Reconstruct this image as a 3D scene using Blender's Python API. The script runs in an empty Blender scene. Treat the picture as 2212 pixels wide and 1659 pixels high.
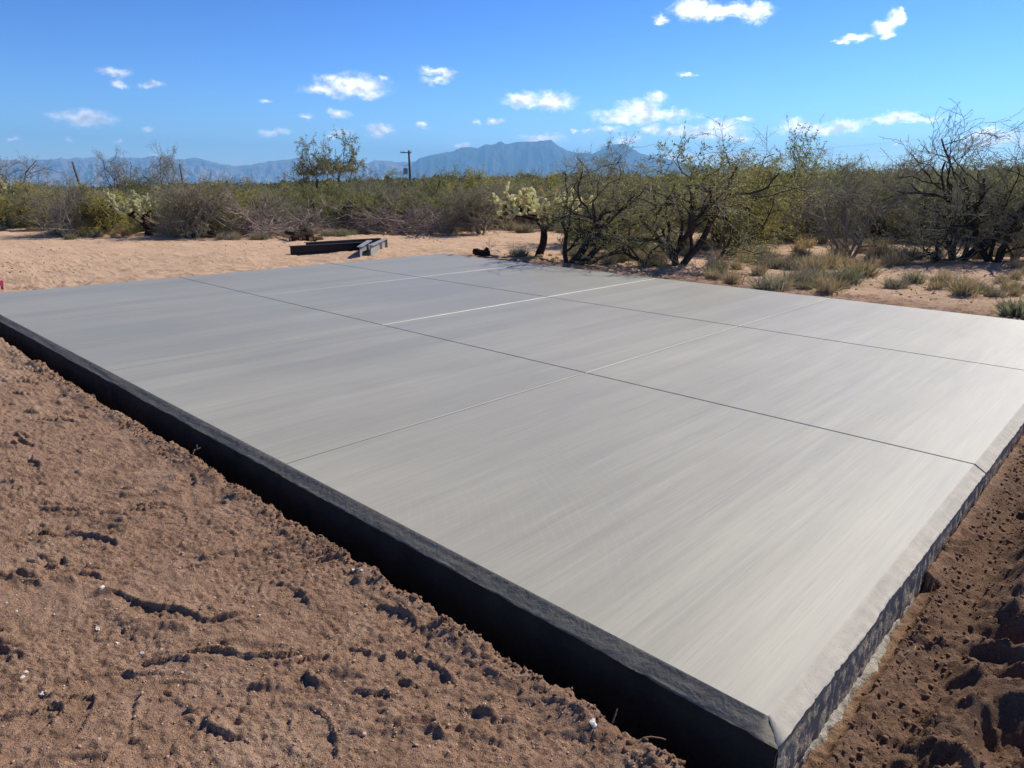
import bpy, math, random
import numpy as np
from mathutils import Vector, Matrix

random.seed(7)
RNG = np.random.default_rng(11)
sc = bpy.context.scene
COL = sc.collection
PI = math.pi

# ------------------------------------------------------------------ camera
CAM = np.array([0.7144, -1.9521, 1.6726])
YAW, PIT, ROL, FPX = 2.3217, 0.2824, 0.0106, 1528.2      # FPX at a picture 2212 px wide
_fw = np.array([math.cos(YAW)*math.cos(PIT), math.sin(YAW)*math.cos(PIT), -math.sin(PIT)])
_rt = np.array([math.sin(YAW), -math.cos(YAW), 0.0])
_up = np.cross(_rt, _fw)
_r2 = _rt*math.cos(ROL) + _up*math.sin(ROL)
_u2 = _up*math.cos(ROL) - _rt*math.sin(ROL)
cam_d = bpy.data.cameras.new('camera')
cam = bpy.data.objects.new('camera', cam_d); COL.objects.link(cam)
cam.matrix_world = Matrix(((_r2[0], _u2[0], -_fw[0], CAM[0]), (_r2[1], _u2[1], -_fw[1], CAM[1]),
                           (_r2[2], _u2[2], -_fw[2], CAM[2]), (0, 0, 0, 1)))
cam_d.sensor_width = 36; cam_d.lens = 36*FPX/2212
cam_d.clip_start = 0.05; cam_d.clip_end = 90000
sc.camera = cam

def ray(px, py):
    d = _fw + _r2*(px-1106)/FPX + _u2*(829.5-py)/FPX
    return d/np.linalg.norm(d)
def azel(px, py):
    d = ray(px, py)
    return math.atan2(d[1], d[0]), math.asin(d[2])

# ------------------------------------------------------------------ world, sun, exposure
SUN_EL = math.radians(42)
SUN_YAW = math.radians(83.0)            # azimuth of the sun, counter-clockwise from +x
SUN_DIR = Vector((math.cos(SUN_YAW)*math.cos(SUN_EL), math.sin(SUN_YAW)*math.cos(SUN_EL), math.sin(SUN_EL)))
SKY_STRENGTH = 0.12
sun_d = bpy.data.lights.new('sun', 'SUN'); sun_d.energy = 5.0; sun_d.angle = math.radians(0.5)
sun_d.color = (1.0, 0.935, 0.80)
sun = bpy.data.objects.new('sun', sun_d); COL.objects.link(sun)
sun.rotation_euler = SUN_DIR.to_track_quat('Z', 'Y').to_euler()
sun.location = (0, 0, 50)

vs = sc.view_settings
sc.display_settings.display_device = 'sRGB'
vs.view_transform = 'Standard'; vs.look = 'None'; vs.gamma = 1; vs.exposure = 0.32
vs.use_curve_mapping = False
cy = sc.cycles
cy.use_denoising = True
cy.denoiser = 'OPENIMAGEDENOISE'
cy.denoising_prefilter = 'ACCURATE'
cy.max_bounces = 6; cy.diffuse_bounces = 3; cy.glossy_bounces = 2; cy.transmission_bounces = 3
cy.volume_bounces = 3; cy.transparent_max_bounces = 8
cy.sample_clamp_indirect = 6
cy.use_adaptive_sampling = True; cy.adaptive_threshold = 0.012

CLOUDS = [  # cx, cy, rx, ry, strength   (directions read off the picture, 2212 px wide)
 (250,157,34,9,.55),(258,180,18,11,.6),(325,185,27,8,.5),(180,255,56,16,.9),(28,301,16,5,.55),(150,298,9,6,.5),
 (255,303,10,5,.6),(320,282,14,6,.6),(188,329,9,4,.5),(336,335,10,7,.8),(514,344,11,5,.6),(575,218,16,6,.65),
 (765,185,58,22,1),(700,192,38,9,.9),(712,168,17,10,.8),(797,203,19,11,.9),(828,165,13,7,.6),
 (945,152,34,9,.75),(940,174,27,8,.75),(965,162,15,11,.7),(664,251,14,6,.75),(730,246,19,11,.85),(593,286,30,7,.85),
 (737,284,21,7,.8),(715,294,11,6,.85),(820,281,24,12,1),(915,270,13,6,.75),(1030,262,9,5,.75),(1069,263,16,7,.9),
 (1130,217,34,14,1),(1195,220,36,17,1),(1556,24,78,15,1),(1500,20,36,20,1),(1630,26,32,17,1),(1426,43,15,8,.8),
 (1936,40,17,17,.95),(1911,58,22,13,.95),(1846,82,34,8,.85),(1921,75,14,11,.9),(1951,26,7,11,.8),(1815,88,20,4,.7),
 (1485,160,20,6,.65),(1416,211,21,11,.9),(1386,250,86,14,1),(1380,234,38,15,1),(1335,256,36,10,1),(1450,246,36,11,1),
 (1530,287,64,13,1),(1460,284,32,9,1),(1560,276,34,15,1),(1590,297,34,6,1),(1406,278,18,9,1),(1316,279,22,6,.9),
 (1271,284,13,5,.9),(1238,284,9,4,.8),(1171,299,38,8,1),(1358,303,22,9,1),(1576,259,11,6,.8),(1611,259,19,5,.85),
 (1546,260,10,4,.6),(1768,283,72,9,1),(1720,271,27,12,1),(1825,273,30,13,1),(1760,275,22,9,1),
 (1945,258,86,6,1),(1940,250,36,9,1),(1936,308,9,5,.8),(1962,307,9,5,.75),(2150,300,72,13,1),(2130,290,32,12,1),
 (2212,305,32,13,1),(996,316,15,5,1),(1480,341,62,10,.9),(1580,339,52,9,.8),(1090,318,14,4,.7)]

def build_world():
    w = bpy.data.worlds.new('World'); sc.world = w; w.use_nodes = True
    nt = w.node_tree; N = nt.nodes; L = nt.links
    N.clear()
    out = N.new('ShaderNodeOutputWorld'); bg = N.new('ShaderNodeBackground')
    sky = N.new('ShaderNodeTexSky'); sky.sky_type = 'NISHITA'; sky.sun_disc = False
    sky.sun_elevation = SUN_EL; sky.sun_rotation = PI/2 - SUN_YAW
    sky.altitude = 1300; sky.air_density = 1.0; sky.dust_density = 0.25; sky.ozone_density = 2.2
    def math_(op, a=None, b=None, c=None, clamp=False):
        n = N.new('ShaderNodeMath'); n.operation = op; n.use_clamp = clamp
        for i, v in enumerate((a, b, c)):
            if v is None: continue
            if isinstance(v, (int, float)): n.inputs[i].default_value = v
            else: L.new(v, n.inputs[i])
        return n.outputs[0]
    tc = N.new('ShaderNodeTexCoord'); sep = N.new('ShaderNodeSeparateXYZ')
    L.new(tc.outputs['Generated'], sep.inputs[0])
    # azimuth measured from the view's middle so that the seam of atan2 lies behind
    c0, s0 = math.cos(YAW), math.sin(YAW)
    xr = math_('ADD', math_('MULTIPLY', sep.outputs[0], c0), math_('MULTIPLY', sep.outputs[1], s0))
    yr = math_('SUBTRACT', math_('MULTIPLY', sep.outputs[1], c0), math_('MULTIPLY', sep.outputs[0], s0))
    az = math_('ARCTAN2', yr, xr); el = math_('ARCSINE', sep.outputs[2])
    comb = N.new('ShaderNodeCombineXYZ'); L.new(az, comb.inputs[0]); L.new(el, comb.inputs[1])
    n1 = N.new('ShaderNodeTexNoise'); n1.inputs['Scale'].default_value = 55; n1.inputs['Detail'].default_value = 5
    n1.inputs['Roughness'].default_value = .62
    mp = N.new('ShaderNodeMapping'); mp.inputs['Scale'].default_value = (1, 1.5, 1)
    L.new(comb.outputs[0], mp.inputs[0]); L.new(mp.outputs[0], n1.inputs['Vector'])
    def vm(op, a, b=None, c=None, scale=None):
        n = N.new('ShaderNodeVectorMath'); n.operation = op
        for i, v in enumerate((a, b, c)):
            if v is None: continue
            if isinstance(v, tuple): n.inputs[i].default_value = v
            else: L.new(v, n.inputs[i])
        if scale is not None: n.inputs['Scale'].default_value = scale
        return n
    dist = vm('SCALE', vm('SUBTRACT', n1.outputs['Color'], (.5, .5, .5)).outputs[0], scale=.020)
    uv = vm('ADD', comb.outputs[0], dist.outputs[0]).outputs[0]
    cur = None
    for cx, cyy, rx, ry, st in CLOUDS:
        a, e = azel(cx, cyy); a -= YAW
        a2, _ = azel(cx+rx, cyy); a2 -= YAW; _, e2 = azel(cx, cyy-ry)
        ra, re = abs(a2-a), abs(e2-e)
        ln = vm('LENGTH', vm('MULTIPLY_ADD', uv, (1/ra, 1/re, 0), (-a/ra, -e/re, 0)).outputs[0]).outputs['Value']
        v = math_('MULTIPLY_ADD', ln, -1.0,   .72+st*.80)      # > 0 inside
        cur = v if cur is None else math_('MAXIMUM', cur, v)
    n2 = N.new('ShaderNodeTexNoise'); n2.inputs['Scale'].default_value = 80; n2.inputs['Detail'].default_value = 8
    n2.inputs['Roughness'].default_value = .72
    L.new(mp.outputs[0], n2.inputs['Vector'])
    dens = math_('ADD', cur, math_('MULTIPLY', math_('SUBTRACT', n2.outputs['Fac'], .53), 1.9))
    mask = N.new('ShaderNodeMapRange'); mask.interpolation_type = 'SMOOTHSTEP'
    mask.inputs[1].default_value = -.22; mask.inputs[2].default_value = 1.35; L.new(dens, mask.inputs[0])
    # brightness inside the clouds: bright tops, faintly grey where thick
    sh = N.new('ShaderNodeMapRange'); sh.inputs[1].default_value = .35; sh.inputs[2].default_value = .65
    sh.inputs[3].default_value = .50; sh.inputs[4].default_value = 1.12
    n3 = N.new('ShaderNodeTexNoise'); n3.inputs['Scale'].default_value = 60; n3.inputs['Detail'].default_value = 4
    L.new(mp.outputs[0], n3.inputs['Vector']); L.new(n3.outputs['Fac'], sh.inputs[0])
    ccol = vm('SCALE', (2.3/SKY_STRENGTH, 2.2/SKY_STRENGTH, 2.2/SKY_STRENGTH)); azr = N.new('ShaderNodeMapRange'); azr.inputs[1].default_value = -.45; azr.inputs[2].default_value = .45
    azr.inputs[3].default_value = 1.0; azr.inputs[4].default_value = .62; L.new(az, azr.inputs[0])       # brighter towards the sun
    L.new(math_('MULTIPLY', sh.outputs[0], azr.outputs[0]), ccol.inputs['Scale'])
    hs = N.new('ShaderNodeHueSaturation'); hs.inputs['Saturation'].default_value = 1.12; hs.inputs['Hue'].default_value = .50
    L.new(sky.outputs[0], hs.inputs['Color'])
    pre = vm('SCALE', hs.outputs[0], scale=SKY_STRENGTH*1.45)
    gm = N.new('ShaderNodeGamma'); gm.inputs[1].default_value = 1.75; L.new(pre.outputs[0], gm.inputs[0])
    tint = vm('MULTIPLY', gm.outputs[0], (.47/SKY_STRENGTH, .525/SKY_STRENGTH, .67/SKY_STRENGTH))
    mix = N.new('ShaderNodeMix'); mix.data_type = 'RGBA'
    L.new(mask.outputs[0], mix.inputs[0]); L.new(tint.outputs[0], mix.inputs[6]); L.new(ccol.outputs[0], mix.inputs[7])
    L.new(mix.outputs[2], bg.inputs[0]); bg.inputs[1].default_value = SKY_STRENGTH
    L.new(bg.outputs[0], out.inputs[0])
    w.cycles.sampling_method = 'MANUAL'; w.cycles.sample_map_resolution = 1024
build_world()

# ------------------------------------------------------------------ helpers
def tag(o, label=None, cat=None, group=None, kind=None):
    if label: o['label'] = label
    if cat: o['category'] = cat
    if group: o['group'] = group
    if kind: o['kind'] = kind
    return o
def empty(name, loc=(0, 0, 0), rz=0.0):
    o = bpy.data.objects.new(name, None); COL.objects.link(o)
    o.location = loc; o.rotation_euler = (0, 0, rz); o.empty_display_size = .2
    return o
def obj(name, me, parent=None, loc=None):
    o = bpy.data.objects.new(name, me); COL.objects.link(o)
    if parent is not None: o.parent = parent
    if loc is not None: o.location = loc
    return o
def mesh_np(name, V, F, mat, smooth=False, mats=None, mi=None):
    """V (n,3); F (m,k) uniform k, or a list of such arrays"""
    V = np.asarray(V, dtype=np.float32)
    Fs = F if isinstance(F, list) else [F]
    Fs = [np.asarray(f, dtype=np.int32) for f in Fs if len(f)]
    me = bpy.data.meshes.new(name)
    me.vertices.add(len(V)); me.vertices.foreach_set('co', V.ravel())
    tot = sum(f.size for f in Fs); me.loops.add(tot)
    me.loops.foreach_set('vertex_index', np.concatenate([f.ravel() for f in Fs]))
    nf = sum(len(f) for f in Fs); me.polygons.add(nf)
    sizes = np.concatenate([np.full(len(f), f.shape[1], dtype=np.int32) for f in Fs])
    starts = np.concatenate([[0], np.cumsum(sizes)[:-1]]).astype(np.int32)
    me.polygons.foreach_set('loop_start', starts)
    if mats:
        for m in mats: me.materials.append(m)
        me.polygons.foreach_set('material_index', np.asarray(mi, dtype=np.int32))
    elif mat: me.materials.append(mat)
    me.polygons.foreach_set('use_smooth', np.full(nf, smooth, dtype=bool))
    me.update(calc_edges=True)
    return me
class MB:
    def __init__(s): s.v = []; s.f = {}; s.n = 0
    def add(s, V, F):
        V = np.asarray(V, float); F = np.asarray(F, int)
        if len(F) == 0: return
        s.v.append(V); s.f.setdefault(F.shape[1], []).append(F + s.n); s.n += len(V)
    def box(s, x0, x1, y0, y1, z0, z1, M=None):
        V = np.array([(x, y, z) for z in (z0, z1) for y in (y0, y1) for x in (x0, x1)], float)
        if M is not None: V = V @ M[0].T + M[1]
        s.add(V, [(0, 2, 3, 1), (4, 5, 7, 6), (0, 1, 5, 4), (2, 6, 7, 3), (0, 4, 6, 2), (1, 3, 7, 5)])
    def tube(s, P, R, k=5, cap=True):
        P = np.asarray(P, float); n = len(P)
        R = np.broadcast_to(np.asarray(R, float), (n,))
        T = np.gradient(P, axis=0); T /= np.linalg.norm(T, axis=1)[:, None] + 1e-9
        ref = np.array([0, 0, 1.]) if abs(T[0, 2]) < .9 else np.array([1., 0, 0])
        A = np.cross(T, ref); A /= np.linalg.norm(A, axis=1)[:, None] + 1e-9
        B = np.cross(T, A)
        th = np.arange(k)*2*PI/k
        V = P[:, None, :] + R[:, None, None]*(A[:, None, :]*np.cos(th)[None, :, None] + B[:, None, :]*np.sin(th)[None, :, None])
        V = V.reshape(-1, 3)
        i = np.arange(n-1)[:, None]*k; j = np.arange(k)[None, :]; j2 = (j+1) % k
        F = np.stack([i+j, i+j2, i+k+j2, i+k+j], -1).reshape(-1, 4)
        s.add(V, F)
        if cap and k <= 4+20:
            b = s.n - len(V)
            s.f.setdefault(k, []).append(np.array([np.arange(k)[::-1] + b, np.arange(k) + b + (n-1)*k]))
    def mesh(s, name, mat, smooth=False):
        return mesh_np(name, np.concatenate(s.v), [np.concatenate(f) for f in s.f.values()], mat, smooth)

def _hash(ix, iy, seed):
    h = (ix.astype(np.int64)*374761393 + iy.astype(np.int64)*668265263 + seed*1442695041) & 0xffffffff
    h = ((h ^ (h >> 13))*1274126177) & 0xffffffff
    return (h ^ (h >> 16)) & 0xffff
def pn(x, y, seed=0):
    ix = np.floor(x); iy = np.floor(y); fx = x-ix; fy = y-iy
    u = fx*fx*fx*(fx*(fx*6-15)+10); v = fy*fy*fy*(fy*(fy*6-15)+10)
    def g(a, b):
        t = _hash(ix+a, iy+b, seed)*(2*PI/65536)
        return np.cos(t)*(fx-a) + np.sin(t)*(fy-b)
    n00 = g(0, 0); n10 = g(1, 0); n01 = g(0, 1); n11 = g(1, 1)
    return 1.4*((n00*(1-u)+n10*u)*(1-v) + (n01*(1-u)+n11*u)*v)
def fbm(x, y, o=4, seed=0, gain=.5):
    s = 0; a = 1
    for i in range(o):
        s = s + a*pn(x*2**i, y*2**i, seed+i*17); a *= gain
    return s
def ss(a, b, x):
    t = np.clip((x-a)/(b-a), 0, 1); return t*t*(3-2*t)

# ------------------------------------------------------------------ materials
def new_mat(name):
    m = bpy.data.materials.new(name); m.use_nodes = True
    nt = m.node_tree; bs = nt.nodes['Principled BSDF']
    return m, nt, bs
class NB:
    def __init__(s, nt): s.nt = nt; s.N = nt.nodes; s.L = nt.links
    def m(s, op, a=None, b=None, c=None, clamp=False):
        n = s.N.new('ShaderNodeMath'); n.operation = op; n.use_clamp = clamp
        for i, v in enumerate((a, b, c)):
            if v is None: continue
            if isinstance(v, (int, float)): n.inputs[i].default_value = v
            else: s.L.new(v, n.inputs[i])
        return n.outputs[0]
    def pos(s, scale=(1, 1, 1), obj=False, rot=(0, 0, 0)):
        if obj:
            t = s.N.new('ShaderNodeTexCoord'); o = t.outputs['Object']
        else:
            t = s.N.new('ShaderNodeNewGeometry'); o = t.outputs['Position']
        mp = s.N.new('ShaderNodeMapping'); mp.inputs['Scale'].default_value = scale; mp.inputs['Rotation'].default_value = rot
        s.L.new(o, mp.inputs[0]); return mp.outputs[0]
    def noise(s, vec, scale, detail=4, rough=.5, dist=0):
        n = s.N.new('ShaderNodeTexNoise'); n.inputs['Scale'].default_value = scale; n.inputs['Detail'].default_value = detail
        n.inputs['Roughness'].default_value = rough; n.inputs['Distortion'].default_value = dist
        s.L.new(vec, n.inputs['Vector']); return n.outputs['Fac']
    def rng(s, v, a, b, c=0., d=1., smooth=False):
        n = s.N.new('ShaderNodeMapRange')
        if smooth: n.interpolation_type = 'SMOOTHSTEP'
        for i, t in enumerate((a, b, c, d)): n.inputs[i+1].default_value = t
        s.L.new(v, n.inputs[0]); return n.outputs[0]
    def mix(s, f, a, b, mode='MIX'):
        n = s.N.new('ShaderNodeMix'); n.data_type = 'RGBA'; n.blend_type = mode
        for i, v in ((0, f), (6, a), (7, b)):
            if isinstance(v, (int, float)): n.inputs[i].default_value = v
            elif isinstance(v, tuple): n.inputs[i].default_value = (*v, 1)
            else: s.L.new(v, n.inputs[i])
        return n.outputs[2]
    def bump(s, h, strength, dist, prev=None):
        n = s.N.new('ShaderNodeBump'); n.inputs['Strength'].default_value = strength; n.inputs['Distance'].default_value = dist
        s.L.new(h, n.inputs['Height'])
        if prev is not None: s.L.new(prev, n.inputs['Normal'])
        return n.outputs[0]
    def link(s, a, b): s.L.new(a, b)

def simple(name, col, rough=.8, var=.25, scale=6, metal=0, bump=0, bs_=40, spec=.3, obj=True):
    m, nt, b = new_mat(name); q = NB(nt)
    v = q.pos(obj=obj)
    n = q.noise(v, scale, 4, .6)
    c = q.mix(q.rng(n, .3, .7), tuple(x*(1-var) for x in col), tuple(min(1, x*(1+var)) for x in col))
    q.link(c, b.inputs['Base Color']); b.inputs['Roughness'].default_value = rough; b.inputs['Metallic'].default_value = metal
    b.inputs['Specular IOR Level'].default_value = spec
    if bump: q.link(q.bump(q.noise(v, bs_, 4, .6), .8, bump), b.inputs['Normal'])
    return m

def mat_soil():
    m, nt, b = new_mat('desert_soil'); q = NB(nt)
    P = q.pos()
    at = q.N.new('ShaderNodeAttribute'); at.attribute_name = 'fresh'     # 1 = freshly dug brown soil, 0 = pale wind-dried sand
    fr = at.outputs['Fac']
    a2 = q.N.new('ShaderNodeAttribute'); a2.attribute_name = 'far'; far = a2.outputs['Fac']
    n1 = q.noise(P, 1.1, 5, .6); n2 = q.noise(P, 9, 5, .65); n3 = q.noise(P, 120, 3, .7); n4 = q.noise(P, 420, 2, .6)
    f2 = q.m('ADD', fr, q.m('MULTIPLY', q.m('SUBTRACT', n1, .5), .9), clamp=True)
    sand = q.mix(q.rng(n2, .3, .7), (.60, .395, .255), (.74, .515, .35))
    dirt = q.mix(q.rng(n2, .3, .72), (.28, .165, .107), (.46, .288, .195))
    c = q.mix(f2, sand, dirt)
    # pale dried crust patches on dug soil
    cr = q.rng(q.noise(P, 2.3, 5, .6, .4), .52, .68, 0, .42, True)
    c = q.mix(cr, c, (.56, .385, .275))
    c = q.mix(q.rng(n3, .56, .72, 0, .6), c, (.13, .066, .04))
    c = q.mix(q.rng(n4, .62, .72, 0, .62), c, (.62, .47, .34))
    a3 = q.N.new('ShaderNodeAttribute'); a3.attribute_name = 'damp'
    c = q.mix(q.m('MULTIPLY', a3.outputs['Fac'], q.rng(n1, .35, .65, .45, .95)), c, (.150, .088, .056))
    # far scrubland floor
    nf = q.noise(P, .035, 6, .7)
    c = q.mix(q.m('MULTIPLY', far, q.rng(nf, .35, .6, .45, 1)), c, (.085, .085, .042))
    q.link(c, b.inputs['Base Color'])
    b.inputs['Roughness'].default_value = .95; b.inputs['Specular IOR Level'].default_value = .12
    h = q.m('ADD', q.m('MULTIPLY', n3, 1.), q.m('MULTIPLY', n4, .35))
    near = q.m('SUBTRACT', 1., far)
    bmp = q.N.new('ShaderNodeBump'); bmp.inputs['Distance'].default_value = .018
    q.link(q.m('MULTIPLY', near, .95), bmp.inputs['Strength']); q.link(h, bmp.inputs['Height'])
    b2 = q.bump(q.noise(P, 34, 4, .65), .75, .022, bmp.outputs[0])
    q.link(b2, b.inputs['Normal'])
    return m
def mat_slab():
    m, nt, b = new_mat('troweled_concrete'); q = NB(nt)
    # broom and trowel passes run along the slab's short way (y)
    S1 = q.noise(q.pos((2.6, .13, 1)), 1.5, 9, .72, .1)
    S2 = q.noise(q.pos((13, .30, 1)), 1.8, 8, .75, .1)
    S3 = q.noise(q.pos((60, .9, 1)), 2.0, 4, .7)
    blot = q.noise(q.pos(), .33, 4, .5)
    fine = q.noise(q.pos(), 260, 3, .7)
    patch = q.noise(q.pos(), 1.6, 4, .55)
    c = q.mix(q.rng(S1, .34, .66), (.285, .262, .203), (.40, .368, .282))
    c = q.mix(q.rng(S2, .35, .7, 0, .30), c, (.47, .43, .325))
    c = q.mix(q.rng(S3, .55, .72, 0, .42), c, (.20, .188, .150))
    c = q.mix(q.rng(blot, .4, .62, 0, .45), c, (.222, .21, .172))
    c = q.mix(q.rng(fine, .3, .7, 0, .10), c, (.25, .25, .25))
    sx = q.N.new('ShaderNodeSeparateXYZ'); q.link(q.pos(), sx.inputs[0])      # weaker sheen of the far-left bays painted as a darker tone
    c = q.mix(q.m('MULTIPLY', q.rng(sx.outputs[0], -3., -8.5, 0, .75), q.rng(patch, .3, .7, .75, 1)), c, (.228, .226, .205))
    vo = q.N.new('ShaderNodeTexVoronoi'); vo.inputs['Scale'].default_value = 2.3; q.link(q.pos(), vo.inputs['Vector'])
    vc = q.N.new('ShaderNodeSeparateColor'); q.link(vo.outputs['Color'], vc.inputs[0])
    pit = q.m('MULTIPLY', q.m('LESS_THAN', vo.outputs['Distance'], q.m('MULTIPLY', vc.outputs[1], .022)), q.m('GREATER_THAN', vc.outputs[0], .45))
    c = q.mix(q.m('MULTIPLY', pit, .6), c, (.10, .095, .085))
    wob = q.noise(q.pos((.6, .35, 1)), 1.0, 3, .5)
    bandx = q.m('FLOOR', q.m('ADD', q.m('MULTIPLY', sx.outputs[0], 3.1), q.m('MULTIPLY', wob, 2.2)))
    wn = q.N.new('ShaderNodeTexWhiteNoise'); wn.noise_dimensions = '1D'; q.link(bandx, wn.inputs['W'])
    c = q.mix(q.m('MULTIPLY', wn.outputs['Value'], .20), c, (.46, .425, .335))
    S4 = q.noise(q.pos((38, .55, 1)), 1.7, 9, .8)
    c = q.mix(q.rng(S4, .53, .60, 0, .22), c, (.50, .465, .375)); c = q.mix(q.rng(S4, .47, .40, 0, .20), c, (.22, .205, .165))
    # sparse pale scuffs along the trowel direction
    sc1 = q.m('MULTIPLY', q.rng(q.noise(q.pos((75, 2.2, 1), rot=(0, 0, .10)), 1.4, 4, .75), .62, .74), q.rng(q.noise(q.pos(), .9, 3, .6), .54, .68))
    c = q.mix(q.m('MULTIPLY', sc1, .75), c, (.62, .61, .58))
    # swirl arcs of the steel trowel
    wv = q.N.new('ShaderNodeTexWave'); wv.wave_type = 'RINGS'; wv.rings_direction = 'Z'; wv.inputs['Scale'].default_value = 5.5
    wv.inputs['Distortion'].default_value = 5; wv.inputs['Detail'].default_value = 3; wv.inputs['Detail Scale'].default_value = .6
    mp = q.N.new('ShaderNodeMapping'); mp.inputs['Location'].default_value = (3.1, 1.6, 0)
    g = q.N.new('ShaderNodeNewGeometry'); q.link(g.outputs['Position'], mp.inputs[0]); q.link(mp.outputs[0], wv.inputs[0])
    arcs = q.m('MULTIPLY', q.rng(wv.outputs['Fac'], .86, 1), q.rng(q.noise(q.pos(), .6, 3, .6), .5, .64))
    c = q.mix(q.m('MULTIPLY', arcs, .05), c, (.62, .61, .59))
    q.link(c, b.inputs['Base Color'])
    r = q.m('ADD', q.rng(S2, .3, .7, .44, .54), q.m('MULTIPLY', q.m('SUBTRACT', S3, .5), .14))
    q.link(r, b.inputs['Roughness']); b.inputs['Specular IOR Level'].default_value = .68
    h = q.m('ADD', q.m('MULTIPLY', S3, .5), q.m('MULTIPLY', fine, .18))
    n = q.bump(h, .35, .0013)
    n = q.bump(q.noise(q.pos((1, .35, 1)), 3.5, 3, .5), .30, .008, n)
    q.link(n, b.inputs['Normal'])
    return m
def mat_edge(k=1., nm='rough_edge_concrete', bk=1.):
    m, nt, b = new_mat(nm); q = NB(nt)
    P = q.pos()
    n1 = q.noise(P, 5, 5, .65); n2 = q.noise(P, 70, 4, .7); n3 = q.noise(q.pos(rot=(.4, .5, .7)), 16, 3, .6, .6)
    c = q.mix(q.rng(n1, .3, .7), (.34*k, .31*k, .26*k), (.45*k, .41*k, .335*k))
    c = q.mix(q.rng(n2, .60, .72, 0, .7), c, (.13, .13, .125))
    q.link(c, b.inputs['Base Color']); b.inputs['Roughness'].default_value = .82; b.inputs['Specular IOR Level'].default_value = .3
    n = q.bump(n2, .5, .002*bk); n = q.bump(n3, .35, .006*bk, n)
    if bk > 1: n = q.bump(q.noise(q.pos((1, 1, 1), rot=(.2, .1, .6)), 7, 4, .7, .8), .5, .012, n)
    q.link(n, b.inputs['Normal'])
    return m
def mat_wall(dark):
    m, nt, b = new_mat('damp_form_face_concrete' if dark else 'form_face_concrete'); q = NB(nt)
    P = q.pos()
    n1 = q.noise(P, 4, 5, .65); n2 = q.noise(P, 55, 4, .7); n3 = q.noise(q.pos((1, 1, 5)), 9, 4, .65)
    if dark: c = q.mix(q.rng(n1, .3, .7), (.022, .021, .020), (.045, .043, .04))  # near-black tone stands for the shade on the front face
    else:
        c = q.mix(q.rng(n1, .3, .7), (.36, .29, .205), (.46, .375, .27))
        c = q.mix(q.rng(n2, .56, .70, 0, .55), c, (.10, .085, .062))
        c = q.mix(q.rng(n3, .5, .75, 0, .25), c, (.44, .39, .30))
    q.link(c, b.inputs['Base Color']); b.inputs['Roughness'].default_value = .9; b.inputs['Specular IOR Level'].default_value = .15 if dark else .3
    q.link(q.bump(n2, .9, .012), b.inputs['Normal'])
    return m
def mat_leaf(name, c1, c2, tr=.45, vary=.35):
    m, nt, b = new_mat(name); q = NB(nt)
    oi = q.N.new('ShaderNodeObjectInfo')
    n = q.noise(q.pos(), 2.2, 4, .6)
    g = q.N.new('ShaderNodeNewGeometry')
    f = q.m('ADD', q.rng(n, .3, .7, 0, .55), q.m('MULTIPLY', g.outputs['Random Per Island'], .45))
    c = q.mix(f, c1, c2)
    c = q.mix(q.m('MULTIPLY', oi.outputs['Random'], vary), c, (.12, .105, .06))
    q.N.remove(b)
    d = q.N.new('ShaderNodeBsdfDiffuse'); t = q.N.new('ShaderNodeBsdfTranslucent'); mx = q.N.new('ShaderNodeMixShader')
    q.link(c, d.inputs[0]); q.link(q.mix(1., c, (1., 1., .7), 'MULTIPLY'), t.inputs[0]); mx.inputs[0].default_value = tr
    q.link(d.outputs[0], mx.inputs[1]); q.link(t.outputs[0], mx.inputs[2])
    q.link(mx.outputs[0], q.N['Material Output'].inputs[0])
    return m

M = {}
M['soil'] = mat_soil()
M['slab'] = mat_slab(); M['edge'] = mat_edge(); M['edge_light'] = mat_edge(1.16, 'tooled_edge_concrete'); M['edge_damp'] = mat_edge(.40, 'damp_edge_concrete', 2.5); M['wall'] = mat_wall(False); M['wall_dark'] = mat_wall(True)  # front bevel and front face copies are darkened to paint in their shade
M['bark'] = simple('mesquite_bark', (.052, .043, .037), .95, .4, 14, bump=.01, bs_=60, spec=.1)
M['bark_grey'] = simple('weathered_bark', (.27, .225, .195), .95, .35, 12, bump=.008, spec=.1)
M['live_twig'] = simple('olive_grey_twigs', (.26, .245, .185), .95, .35, 3, spec=.1)
M['twig'] = simple('dead_twig', (.36, .28, .235), .95, .4, 5, spec=.1)
M['leaf_olive'] = mat_leaf('olive_leaves', (.20, .205, .09), (.36, .355, .16), .5)
M['leaf_yellow'] = mat_leaf('yellowing_leaves', (.36, .34, .10), (.58, .50, .13), .5)
M['leaf_grey'] = mat_leaf('dusty_leaves', (.24, .22, .14), (.42, .38, .25), .4)
M['leaf_dry'] = mat_leaf('rusty_dry_leaves', (.24, .10, .04), (.34, .17, .07), .3)
M['straw'] = mat_leaf('straw_grass', (.40, .31, .20), (.62, .50, .34), .3)
M['sage'] = mat_leaf('grey_sage', (.28, .25, .195), (.46, .41, .32), .28)
M['sage_green'] = mat_leaf('grey_green_sage', (.22, .225, .14), (.38, .37, .25), .28)
M['cholla'] = mat_leaf('cholla_spines', (.84, .80, .54), (.92, .89, .68), .5, .03)
M['cholla_grey'] = mat_leaf('greenish_cholla_spines', (.52, .52, .32), (.72, .70, .46), .45, .08)
M['cholla_old'] = mat_leaf('old_cholla_joints', (.62, .47, .22), (.78, .62, .34), .45, .08)
M['steel'] = simple('grey_primed_steel', (.24, .245, .25), .55, .15, 4, metal=.0, bump=.001, spec=.5)
M['steel_black'] = simple('black_primed_steel', (.018, .018, .02), .6, .2, 4, spec=.3)  # long beams: the shade on their sides is painted near black
M['steel_pale'] = simple('bright_steel_plate', (.42, .42, .43), .5, .15, 8, spec=.5)
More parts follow.
